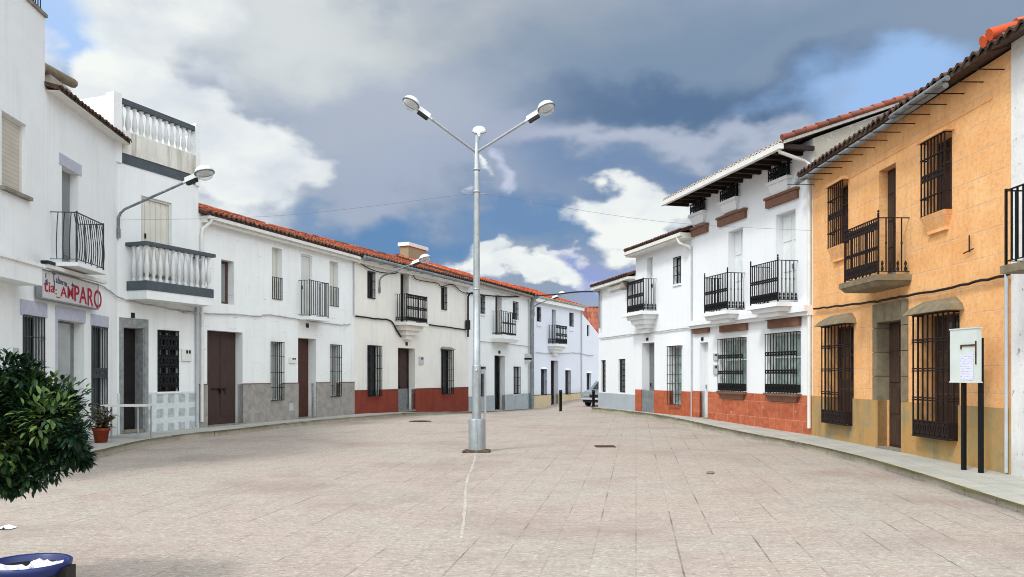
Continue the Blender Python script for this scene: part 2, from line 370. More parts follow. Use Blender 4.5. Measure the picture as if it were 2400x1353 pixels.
def slats(name, col, dark, axis, pitch, rough=0.6):
    t = NT(name); w = t.new('ShaderNodeTexWave', wave_type='BANDS', bands_direction=axis, wave_profile='SAW')
    w.inputs['Scale'].default_value = 0.314 / pitch; t.l.new(t.tc.outputs['Object'], w.inputs['Vector'])
    c = t.ramp(w.outputs['Fac'], [(0.0, dark), (0.16, col), (1.0, col)])
    c = t.mix(t.math('MULTIPLY', t.ramp(t.noise(2, 5), [(0.4, BW(0)), (0.7, BW(1))]), 0.25), c, dark)
    t.bump(w.outputs['Fac'], 0.6, 0.02); return t.out(c, rough, 0, 0.3)
M['shutter_h'] = slats('cream_roller_shutter', C(198, 192, 178), C(150, 144, 132), 'Z', 0.09)
M['shutter_v'] = slats('cream_plank_shutter', C(214, 212, 200), C(166, 164, 154), 'X', 0.2)
M['shutter_w'] = slats('white_roller_shutter', C(216, 218, 214), C(176, 178, 174), 'Z', 0.07)
M['shutter_grey'] = slats('grey_roller_shutter', C(138, 144, 146), C(108, 112, 114), 'Z', 0.07)
M['terracotta'] = plain('terracotta_pot_clay', C(154, 66, 42), 0.8, 0, 0.15, 8, 0.2)
M['paper'] = plain('white_paper', C(222, 222, 232), 0.8, 0, 0.05, 20, 0.1)
M['blue_plastic'] = plain('blue_bin_plastic', C(18, 36, 96), 0.4, 0, 0.15, 4, 0, 0.5)
M['board_white'] = plain('white_enamel_board', C(210, 218, 214), 0.4, 0, 0.05, 3, 0)
M['sign_face'] = plaster('weathered_sign_panel', (0.70, 0.70, 0.69, 1), (0.45, 0.42, 0.42, 1), 0.3, 0.1, 0.4)
M['sign_red'] = plain('faded_red_paint', C(178, 44, 66), 0.8, 0, 0.2, 30, 0)
M['sign_blue'] = plain('faded_blue_grey_paint', C(88, 92, 132), 0.8, 0, 0.2, 30, 0)
M['rust'] = plain('rust_stain_iron', C(92, 62, 44), 0.9, 0, 0.3, 12, 0.3)

# ---------------------------------------------------------------- mesh helpers
class MB:
    def __init__(s): s.v = []; s.f = []; s.mi = []; s.sm = []; s.k = 0; s.attr = None
    def add(s, vs, fs, smooth=False):
        o = len(s.v); s.v += [tuple(p) for p in vs]
        for f in fs: s.f.append([o + i for i in f]); s.mi.append(s.k); s.sm.append(smooth)
        return o
    def quad(s, a, b, c, d): s.add([a, b, c, d], [(0, 1, 2, 3)])
    def box(s, x0, x1, y0, y1, z0, z1):
        if x0 > x1: x0, x1 = x1, x0
        if y0 > y1: y0, y1 = y1, y0
        if z0 > z1: z0, z1 = z1, z0
        s.add([(x0, y0, z0), (x1, y0, z0), (x1, y1, z0), (x0, y1, z0), (x0, y0, z1), (x1, y0, z1), (x1, y1, z1), (x0, y1, z1)],
              [(0, 3, 2, 1), (4, 5, 6, 7), (0, 1, 5, 4), (1, 2, 6, 5), (2, 3, 7, 6), (3, 0, 4, 7)])
    def frustum(s, b, t):   # two rectangles (x0,x1,y0,y1,z)
        vs = []
        for (x0, x1, y0, y1, z) in (b, t): vs += [(x0, y0, z), (x1, y0, z), (x1, y1, z), (x0, y1, z)]
        s.add(vs, [(0, 3, 2, 1), (4, 5, 6, 7), (0, 1, 5, 4), (1, 2, 6, 5), (2, 3, 7, 6), (3, 0, 4, 7)])
    def tube(s, pts, r, n=8, smooth=True, caps=True):
        pts = [Vector(p) for p in pts]; rs = r if isinstance(r, (list, tuple)) else [r] * len(pts)
        vs = []; fs = []; up = None
        for i, p in enumerate(pts):
            t = (pts[min(i + 1, len(pts) - 1)] - pts[max(i - 1, 0)]).normalized()
            if up is None:
                up = Vector((0, 0, 1)) if abs(t.z) < .95 else Vector((1, 0, 0))
            a = t.cross(up).normalized(); b = a.cross(t).normalized(); up = b
            for j in range(n):
                g = 2 * math.pi * (j + .5) / n
                vs.append(p + (a * math.cos(g) + b * math.sin(g)) * rs[i])
        for i in range(len(pts) - 1):
            for j in range(n):
                fs.append((i * n + j, i * n + (j + 1) % n, (i + 1) * n + (j + 1) % n, (i + 1) * n + j))
        s.add(vs, fs, smooth)
        if caps:
            k = len(pts) - 1
            s.add(vs[:n], [tuple(range(n))]); s.add(vs[k * n:], [tuple(range(n))[::-1]])
    def lathe(s, prof, cx=0, cy=0, cz=0, n=12, smooth=True, mat=None):
        vs = []; fs = []
        for (r, z) in prof:
            for j in range(n):
                g = 2 * math.pi * j / n; p = Vector((cx + r * math.cos(g), cy + r * math.sin(g), cz + z)); vs.append(mat @ p if mat else p)
        for i in range(len(prof) - 1):
            for j in range(n): fs.append((i * n + j, i * n + (j + 1) % n, (i + 1) * n + (j + 1) % n, (i + 1) * n + j))
        s.add(vs, fs, smooth)
    def prism(s, poly, y0, y1):   # polygon in (x,z) extruded along y
        n = len(poly); vs = [(x, y0, z) for x, z in poly] + [(x, y1, z) for x, z in poly]
        s.add(vs, [tuple(range(n)), tuple(range(2 * n - 1, n - 1, -1))] + [(i, i + n, (i + 1) % n + n, (i + 1) % n) for i in range(n)])
    def prismx(s, poly, x0, x1):  # polygon in (y,z) extruded along x
        n = len(poly); vs = [(x0, y, z) for y, z in poly] + [(x1, y, z) for y, z in poly]
        s.add(vs, [tuple(range(n)), tuple(range(2 * n - 1, n - 1, -1))] + [(i, i + n, (i + 1) % n + n, (i + 1) % n) for i in range(n)])
    def build(s, name, mats, parent=None, **tags):
        me = bpy.data.meshes.new(name); me.from_pydata(s.v, [], s.f)
        if not isinstance(mats, (list, tuple)): mats = [mats]
        for m in mats: me.materials.append(m)
        me.polygons.foreach_set('material_index', s.mi); me.polygons.foreach_set('use_smooth', s.sm)
        if s.attr is not None:
            a = me.attributes.new('tile', 'FLOAT', 'FACE'); a.data.foreach_set('value', s.attr)
        me.update()
        o = bpy.data.objects.new(name, me); COL.objects.link(o)
        if parent is not None: o.parent = parent
        for k, v in tags.items(): o[k] = v
        return o

def empty(name, loc=(0, 0, 0), rz=0.0, label=None, category=None, group=None):
    o = bpy.data.objects.new(name, None); COL.objects.link(o); o.location = loc; o.rotation_euler = (0, 0, rz)
    o.empty_display_size = 0.3
    if label: o['label'] = label
    if category: o['category'] = category
    if group: o['group'] = group
    return o
def tag(o, label=None, category=None, group=None, kind=None):
    if label: o['label'] = label
    if category: o['category'] = category
    if group: o['group'] = group
    if kind: o['kind'] = kind
    return o
def at(u, depth, z=0.0):          # the point of the place at this bearing and distance
    return Vector(((u - CX) / FPX * depth, depth, z))
def zof(v, depth): return EYE + (HY - v) / FPX * depth

def smooth01(a, b, x):
    t = min(1, max(0, (x - a) / (b - a))); return t * t * (3 - 2 * t)
def ground_z(x, y):               # the square falls away gently at its far left end
    y = min(y, 62)
    up = .10 * smooth01(21, 29, y) * (1 - smooth01(38, 44, y)) * smooth01(2.5, 5.0, x)
    return up -max(0.0, y - 34) * 0.0235 * (1 - smooth01(1.5, 4.5, x))

# ---------------------------------------------------------------- houses
class House:
    """front wall runs from P0 to P1 (left to right as seen from the square); local x along it, y inward, z up"""
    def __init__(s, name, label, p0, p1, category='house'):
        s.P0 = Vector((p0[0], p0[1], 0)); s.P1 = Vector((p1[0], p1[1], 0))
        s.d = (s.P1 - s.P0).normalized(); s.L = (s.P1 - s.P0).length
        s.inw = Vector((-s.d.y, s.d.x, 0)); s.n = -s.inw
        s.root = empty(name, s.P0, math.atan2(s.d.y, s.d.x), label, category)
        s.holes = []
    def px(s, u, v, o=0.0):       # where the line of sight through (u, v) meets the plane o metres in front of the wall
        c = Vector((0, 0, EYE)); r = Vector(((u - CX) / FPX, 1, -(v - HY) / FPX))
        t = (o - (c - s.P0).dot(s.n)) / r.dot(s.n); p = c + r * t
        return (p - s.P0).dot(s.d), p.z
    def world(s, x, y, z): return s.P0 + s.d * x + s.inw * y + Vector((0, 0, z))
    def rect(s, u0, vt, vb, u1, o=0.0):
        x0, zt = s.px(u0, vt, o); _, zb = s.px(u0, vb, o); x1, _ = s.px(u1, vt, o)
        return x0, x1, zb, zt

def sheet(mb, xs, zs, inside, yf, yb, outer=True):
    """a wall skin of rectangular cells with returns of depth yb round every opening"""
    xs = sorted(set(round(x, 4) for x in xs)); zs = sorted(set(round(z, 4) for z in zs))
    nx, nz = len(xs) - 1, len(zs) - 1
    ok = [[inside((xs[i] + xs[i + 1]) / 2, (zs[j] + zs[j + 1]) / 2) for j in range(nz)] for i in range(nx)]
    for i in range(nx):
        for j in range(nz):
            if not ok[i][j]: continue
            x0, x1, z0, z1 = xs[i], xs[i + 1], zs[j], zs[j + 1]
            mb.quad((x0, yf, z0), (x1, yf, z0), (x1, yf, z1), (x0, yf, z1))
            for (di, dj, a, b) in ((-1, 0, (x0, z0), (x0, z1)), (1, 0, (x1, z1), (x1, z0)), (0, -1, (x1, z0), (x0, z0)), (0, 1, (x0, z1), (x1, z1))):
                ii, jj = i + di, j + dj
                if 0 <= ii < nx and 0 <= jj < nz:
                    if ok[ii][jj]: continue
                elif not outer: continue
                mb.quad((a[0], yf, a[1]), (b[0], yf, b[1]), (b[0], yb, b[1]), (a[0], yb, a[1]))

def finish_wall(h, H, D, mat, x0=0.0, x1=None, gable=0.0, ridge=None, side_mat=None, zb=-1.0, depth=0.34):
    """front skin with its openings, side walls with gables, back wall"""
    x1 = h.L if x1 is None else x1
    mb = MB(); xs = [x0, x1]; zs = [zb, H]
    hs = [q for q in h.holes if q[1] > x0 and q[0] < x1]
    for a, b, c, d in hs: xs += [min(max(a, x0), x1), min(max(b, x0), x1)]; zs += [c, min(d, H)]
    ins = lambda x, z: not any(a < x < b and c < z < d for a, b, c, d in hs)
    sheet(mb, xs, zs, ins, 0.0, depth, outer=False)
    rd = ridge if ridge else D / 2
    mb.k = 0
    for x in (x0, x1):
        if gable: mb.add([(x, 0, zb), (x, D, zb), (x, D, H), (x, rd, H + gable), (x, 0, H)], [(0, 1, 2, 3, 4) if x == x0 else (4, 3, 2, 1, 0)])
        else: mb.quad((x, 0, zb), (x, D, zb), (x, D, H), (x, 0, H))
    mb.quad((x0, D, zb), (x1, D, zb), (x1, D, H), (x0, D, H))
    # the dark room behind the openings stays closed
    o = mb.build('wall', mat, h.root)
    return o

def dado(h, zt_l, zt_r, mat, x0=0.0, x1=None, zb=-1.0, th=0.025, ledge=None, name='dado'):
    x1 = h.L if x1 is None else x1
    zt = (zt_l + zt_r) / 2
    mb = MB(); xs = [x0, x1]; zs = [zb, zt]
    hs = [q for q in h.holes if q[1] > x0 and q[0] < x1 and q[2] < zt]
    for a, b, c, d in hs: xs += [min(max(a, x0), x1), min(max(b, x0), x1)]; zs += [max(c, zb), min(d, zt)]
    sheet(mb, xs, zs, lambda x, z: not any(a < x < b and c < z < d for a, b, c, d in hs), -th, 0.20)
    o = mb.build(name, mat, h.root)
    if ledge:
        cuts = sorted([(a, b) for a, b, c, d in hs if d > zt - .02 and c < zt]); p = x0
        for a, b in cuts + [(x1, x1)]:
            if a - p > .03:
                e = MB(); e.box(p + .004, a - .004, -th - .012, 0.012, zt + .001, zt + .028); e.build('dado_edge', ledge, h.root)
            p = max(p, b)
    return o

def cage(mb, x0, x1, z0, z1, p, n, horiz=(), r=0.009, bands=(), solid=None, y0=0.0):
    """an iron window grille standing p metres proud of the wall"""
    for i in range(n):
        x = x0 + (x1 - x0) * i / (n - 1); mb.box(x - r, x + r, -p - r, -p + r, z0, z1)
    hz = [0.0, 1.0] + list(horiz)
    for t in hz:
        z = z0 + (z1 - z0) * t
        mb.box(x0 - r * 1.5, x1 + r * 1.5, -p - r * 1.6, -p + r * 1.6, z - r, z + r)
        if p > .04:
            for x in (x0, x1): mb.box(x - r, x + r, -p, y0 + .01, z - r, z + r)
    if p > .14:
        for x in (x0, x1): mb.box(x - r, x + r, -p / 2 - r, -p / 2 + r, z0, z1)
    for (t0, t1) in bands:
        band(mb, x0, x1, z0 + (z1 - z0) * t0, z0 + (z1 - z0) * t1, -p, n, r)
    if solid: # closely worked panel along the foot
        za, zb = z0 + (z1 - z0) * solid[0], z0 + (z1 - z0) * solid[1]
        band(mb, x0, x1, za, zb, -p, (n - 1) * 2 + 1, r * 1.1)
        mb.box(x0, x1, -p + .004, -p + .010, za, zb)
        if p > .1:
            for x in (x0, x1): mb.box(x - .003, x + .003, -p, -.005, za, zb)

def band(mb, x0, x1, za, zb, y, n, r):
    mb.box(x0, x1, y - r * 1.3, y + r * 1.3, za - r * .8, za + r * .8); mb.box(x0, x1, y - r * 1.3, y + r * 1.3, zb - r * .8, zb + r * .8)
    for i in range(n - 1):     # a ring between every pair of bars
        a = x0 + (x1 - x0) * (i + .5) / (n - 1); hw = (x1 - x0) / (n - 1) / 2; hz = (zb - za) / 2; zc = (za + zb) / 2
        ring = [(a + hw * math.cos(g), zc + hz * math.sin(g)) for g in [k * math.pi / 4 for k in range(8)]]
        inn = [(a + hw * .5 * math.cos(g), zc + hz * .5 * math.sin(g)) for g in [k * math.pi / 4 for k in range(8)]]
        o = len(mb.v); 
        vs = [(x, y - r, z) for x, z in ring] + [(x, y - r, z) for x, z in inn] + [(x, y + r, z) for x, z in ring] + [(x, y + r, z) for x, z in inn]
        fs = []
        for k in range(8):
            k2 = (k + 1) % 8
            fs += [(k, k2, 8 + k2, 8 + k), (16 + k2, 16 + k, 24 + k, 24 + k2), (k2, k, 16 + k, 16 + k2), (8 + k, 8 + k2, 24 + k2, 24 + k)]
        mb.add(vs, fs)

def window(h, u0, vt, vb, u1, reveal=0.2, pane='glass', frame='frame_white', fw=0.05, mull=1, trans=(), sill=None, grille=None, gmat='iron',
           canopy=None, rect=None, name='window', halfpane=None):
    x0, x1, z0, z1 = rect if rect else h.rect(u0, vt, vb, u1)
    h.holes.append((x0, x1, z0, z1))
    f = MB(); ya, yb = reveal - .03, reveal + .03
    f.box(x0, x0 + fw, ya, yb, z0, z1); f.box(x1 - fw, x1, ya, yb, z0, z1)
    f.box(x0 + fw, x1 - fw, ya, yb, z0, z0 + fw); f.box(x0 + fw, x1 - fw, ya, yb, z1 - fw, z1)
    for k in range(mull):
        x = x0 + (x1 - x0) * (k + 1) / (mull + 1); f.box(x - fw * .5, x + fw * .5, ya + .004, yb - .004, z0 + fw, z1 - fw)
    for t in trans:
        z = z0 + (z1 - z0) * t; f.box(x0 + fw, x1 - fw, ya + .008, yb - .008, z - fw * .4, z + fw * .4)
    w = f.build(name, M[frame], h.root)
    p = MB(); p.box(x0 + .01, x1 - .01, reveal, reveal + .015, z0 + .01, z1 - .01); p.build('pane', M[pane], w)
    if halfpane:
        p = MB(); p.box(x0 + fw, x1 - fw, reveal - .014, reveal - .008, z0 + (z1 - z0) * halfpane[1], z0 + (z1 - z0) * halfpane[2]); p.build(halfpane[3] if len(halfpane) > 3 else 'curtain', M[halfpane[0]], w)
    if sill:
        m, pr, th = sill[:3]; e = sill[3] if len(sill) > 3 else .05
        b = MB(); b.box(x0 - e, x1 + e, -pr, reveal - .035, z0 - th, z0 + .004)
        if len(sill) > 4: b.frustum((x0 + .06, x1 - .06, -pr * .3, .02, z0 - th - sill[4]), (x0 - e + .03, x1 + e - .03, -pr + .03, .02, z0 - th - .001))
        b.build('sill', M[m], w)
    if grille:
        g = MB(); k = dict(grille); e = k.pop('ext', 0.0); zr = k.pop('zr', (0, 1)); pr = k.pop('p'); n = k.pop('n'); up = k.pop('up', 0.0)
        cage(g, x0 - e + .012, x1 + e - .012, z0 + (z1 - z0) * zr[0], z0 + (z1 - z0) * zr[1] + up, pr, n, **k); g.build('grille', M[gmat], w)
    if canopy:
        m, pr, th, e = canopy; b = MB()
        b.frustum((x0 - e, x1 + e, -pr, .02, z1 + .02), (x0 - e * .6, x1 + e * .6, -pr * .7, .02, z1 + th * .5))
        b.frustum((x0 - e * .6 + .001, x1 + e * .6 - .001, -pr * .7, .02, z1 + th * .5 + .001), (x0 + .1, x1 - .1, -pr * .1, .02, z1 + th))
        b.build('canopy', M[m], w)
    return w, (x0, x1, z0, z1)

def door(h, u0, vt, vb, u1, reveal=0.24, leaf='door_brown', panels=(2, 3), handle='iron', rect=None, lower=None, glazed=None, name='door', floor=None, lining=None, frame=None):
    x0, x1, z0, z1 = rect if rect else h.rect(u0, vt, vb, u1)
    if floor is not None: z0 = floor
    h.holes.append((x0, x1, z0, z1))
    mb = MB(); mb.box(x0 + .004, x1 - .004, reveal, reveal + .05, z0, z1)
    nx, nz = panels; W = x1 - x0; HH = z1 - z0
    for i in range(nx):
        for j in range(nz):
            a = x0 + W * (i + .1) / nx; b = x0 + W * (i + .9) / nx; c = z0 + HH * (j + .09) / nz; d = z0 + HH * (j + .91) / nz
            mb.frustum((a, b, c, d, 0), (a + .03, b - .03, c + .03, d - .03, .02)) if False else mb.box(a, b, reveal - .018, reveal + .001, c, d)
    o = mb.build(name, M[leaf], h.root)
    g = MB(); xh = x0 + W * (.5 if nx > 1 else .14)
    g.box(xh + .03, xh + .06, reveal - .06, reveal - .01, z0 + 1.0, z0 + 1.14); g.build('handle', M[handle], o)
    if lower:
        l = MB(); l.box(x0 + .01, x1 - .01, reveal - .03, reveal - .019, z0 + .01, z0 + lower[1]); l.build('kick_plate', M[lower[0]], o)
    if frame:
        f = MB(); w = .06
        f.box(x0, x0 + w, reveal - .05, reveal - .002, z0, z1); f.box(x1 - w, x1, reveal - .05, reveal - .002, z0, z1); f.box(x0 + w, x1 - w, reveal - .05, reveal - .002, z1 - w, z1)
        f.build('frame', M[frame], o)
    t = MB(); t.box(x0 + .002, x1 - .002, -.06, reveal, z0 - .05, z0 + .012); t.build('threshold', M['concrete'], o)
    return o, (x0, x1, z0, z1)

def balcony(h, uL, uR, vt, vb, p, n=14, ns=5, slab='white', slab_t=0.1, rail='iron', steps=(), bands=(), foot=None, r=0.009, over=0.06, knobs=False, slab_round=False, cap=0.016, handed=None, rect=None, bulge=0.0):
    """iron balcony: front face seen between columns uL..uR, top rail row vt, floor row vb (at uL)"""
    x0, zt = h.px(uL, vt, p); _, zb = h.px(uL, vb, p); x1, _ = h.px(uR, vt, p)
    if rect: x0, x1, zb, zt = rect
    s = MB(); s.box(x0 - over, x1 + over, -p - over, .03, zb - slab_t, zb)
    if slab_round:
        s.frustum((x0 - over + .1, x1 + over - .1, -p - over + .1, .03, zb - slab_t * 1.8), (x0 - over + .02, x1 + over - .02, -p - over + .02, .03, zb - slab_t - .001))
    b = s.build('balcony', M[slab], h.root)
    if steps:
        c = MB(); z = zb - slab_t - .002
        for (inset, th, pf) in steps:   # inset each side, thickness, share of the projection
            c.frustum((x0 + inset + .05, x1 - inset - .05, -p * pf + .03, .03, z - th), (x0 + inset, x1 - inset, -p * pf, .03, z - .002)); z -= th
        c.build('corbel', M[slab], b)
    g = MB(); zl = zb + .07
    prof = [(0, 0)]
    def bar(x, y, ox, oy):
        if bulge:
            pts = []
            for k in range(9):
                t = k / 8; q = bulge * (math.sin(math.pi * min(1, t * 1.6)) * .5 - (max(0, t - .55) * 1.2) ** 2 * 4)
                pts.append((x + ox * q, y + oy * q, zl + (zt - zl) * t))
            g.tube(pts, r, 4, False)
        else: g.box(x - r, x + r, y - r, y + r, zl, zt)
    for i in range(n): bar(x0 + (x1 - x0) * i / (n - 1), -p, 0, -1)
    for x, q in ((x0, -1), (x1, 1)):
        for j in range(1, ns): bar(x, -p + p * j / ns, q, 0)
    for z, t in ((zt, cap), (zl, .012)):
        g.box(x0 - t, x1 + t, -p - t, -p + t, z - t * .6, z + t * .6)
        for x in (x0, x1): g.box(x - t, x + t, -p + t, 0, z - t * .6 + .001, z + t * .6 - .001)
    for x in (x0, x1):
        g.box(x - .016, x + .016, -p - .016, -p + .016, zb, zt + (.10 if knobs else .03))
        if knobs: g.lathe([(0, 0), (.025, .02), (.025, .04), (0, .07)], x, -p, zt + .10, 8)
    if knobs:
        for x in (x0, x1):
            for j in range(1, ns): g.lathe([(r, 0), (.02, .02), (.02, .05), (r, .07)], x, -p + p * j / ns, zl + (zt - zl) * .5, 6)
    for (a, c) in bands:
        band(g, x0, x1, zl + (zt - zl) * a, zl + (zt - zl) * c, -p, n, r)
    if foot is not None:
        band(g, x0, x1, zl, zl + foot, -p, n * 2 - 1, r); g.box(x0, x1, -p + .004, -p + .009, zl + .02, zl + foot * .8)
        for x in (x0, x1): 
            for j in range(ns): g.lathe([(.02, 0), (.032, foot * .3), (.014, foot * .5), (.032, foot * .75), (.012, foot)], x, -p + p * (j + .5) / ns, zl, 5)
    g.build('railing', M[rail], b)
    return b, (x0, x1, zb, zt)

def roof(h, x0, x1, ze, over, rise, run, mat, back=True, tw=0.2, tl=0.38, end='tile_end', seed=1, name='roof', amp=0.042, zback=None, lift=0.0):
    """barrel tile roof: tile columns run up the slope, each row lapping the one below"""
    rnd = random.Random(seed); mb = MB(); vals = []
    nc = max(2, round((x1 - x0) / tw)); tw = (x1 - x0) / nc; per = 8
    length = run + over; slope = rise / length; nr = max(2, round(length / tl)); tl = length / nr
    sag = [rnd.uniform(-.012, .012) for _ in range(nc + 1)]; colj = [rnd.uniform(-.03, .03) for _ in range(nc)]
    for r in range(nr):
        rowj = rnd.uniform(-.006, .006)
        for half in (0, 1):
            pass
        base = len(mb.v)
        for k in (0, 1):
            for i in range(nc * per + 1):
                c = min(i // per, nc - 1); t = (i % per) / per
                y = -over + (r + (k * 1.06)) * tl + (colj[c] if not (r == 0 and k == 0) else colj[c] * .7)
                hh = amp * (.5 - .5 * math.cos(2 * math.pi * i / per)) ** .8 - amp * .5
                z = ze + slope * (y + over) + hh + (.034 if k == 0 else 0.0) + sag[c] * .5 + rowj
                mb.v.append((x0 + (x1 - x0) * i / (nc * per), y, z))
        w = nc * per + 1
        cv = [rnd.random() * .42 if rnd.random() < (.95, .75, .45, .3, .2)[min(r, 4)] else .42 + .58 * rnd.random() for _ in range(nc)]
        for i in range(nc * per):
            mb.f.append([base + i, base + i + 1, base + w + i + 1, base + w + i]); mb.mi.append(0); mb.sm.append(True); vals.append(cv[i // per])
        # the lip at the lower end of the row
        lo = len(mb.v)
        for i in range(w):
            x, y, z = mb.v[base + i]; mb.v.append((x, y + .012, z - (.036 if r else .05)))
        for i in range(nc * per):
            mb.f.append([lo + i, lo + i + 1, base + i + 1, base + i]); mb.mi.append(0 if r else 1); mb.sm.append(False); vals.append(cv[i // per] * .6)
    zt = ze + rise
    # under-board, and the slope on the far side
    def quad(a, b, c, d, k):
        o = len(mb.v); mb.v += [a, b, c, d]; mb.f.append([o, o + 1, o + 2, o + 3]); mb.mi.append(k); mb.sm.append(False); vals.append(.5)
    u = .075
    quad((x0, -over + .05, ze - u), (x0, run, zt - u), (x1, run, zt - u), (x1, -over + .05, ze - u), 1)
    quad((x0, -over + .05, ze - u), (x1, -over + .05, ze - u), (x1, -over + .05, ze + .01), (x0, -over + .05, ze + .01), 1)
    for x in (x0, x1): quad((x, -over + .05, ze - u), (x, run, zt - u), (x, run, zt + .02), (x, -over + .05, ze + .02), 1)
    if back:
        zb = ze if zback is None else zback
        quad((x0, run, zt + .01), (x1, run, zt + .01), (x1, run * 2, zb), (x0, run * 2, zb), 0)
    mb.attr = vals
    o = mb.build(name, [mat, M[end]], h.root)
    rg = MB(); k = max(1, round((x1 - x0) / .42)); vr = []
    for i in range(k):
        a = x0 + (x1 - x0) * i / k; b = x0 + (x1 - x0) * (i + 1.05) / k
        n0 = len(rg.f)
        rg.tube([(a, run, zt + .01 + rnd.uniform(-.008, .008)), (min(b, x1), run, zt + .02)], [.10, .085], 8, True)
        vr += [rnd.random()] * (len(rg.f) - n0)
    rg.attr = vr
    rg.build('ridge_tiles', mat, o)
    return o

def gutter_box(h, x0, x1, over, z0, z1, mat, steps=None, name='eaves_cornice'):
    g = MB(); g.box(x0, x1, -over, .02, z0, z1)
    if steps:
        for (o, a, b) in steps: g.box(x0 + .003, x1 - .003, -o, .02, a, b)
    return g.build(name, mat, h.root)

def cable(name, pts, r, mat, label, n=5, wob=0.0, seed=0):
    rnd = random.Random(seed); P = [Vector(p) for p in pts]; out = []
    for i in range(len(P) - 1):       # smooth the run
        a = P[max(0, i - 1)]; b = P[i]; c = P[i + 1]; d = P[min(len(P) - 1, i + 2)]
        for k in range(6):
            t = k / 6; out.append(0.5 * ((2 * b) + (c - a) * t + (2 * a - 5 * b + 4 * c - d) * t * t + (3 * b - a - 3 * c + d) * t ** 3) + Vector((0, 0, rnd.uniform(-wob, wob))))
    out.append(P[-1]); mb = MB(); mb.tube(out, r, n)
    o = mb.build(name, M[mat]); return tag(o, label, 'cable')
def on_wall(h, pts, o=0.05): 
    res = []
    for u, v in pts:
        x, z = h.px(u, v, o); res.append(h.world(x, -o, z))
    return res

def pipe(h, pts, r, mat, name='downpipe', n=8):
    mb = MB(); mb.tube(pts, r, n); return mb.build(name, M[mat], h.root)
def plate(h, u0, v0, v1, u1, mat, name, th=0.03, face=None):
    x0, x1, z0, z1 = h.rect(u0, v0, v1, u1); b = MB(); b.box(x0, x1, -th, .01, z0, z1); o = b.build(name, M[mat], h.root)
    if face:
        w = x1 - x0; hh = z1 - z0
        for a in (.42, .7):
            f = MB(); f.box(x0 + w * a, x0 + w * (a + .2), -th - .006, -th + .002, z0 + hh * .62, z1 - hh * .1); f.build('counter', M[face], o)
    return o

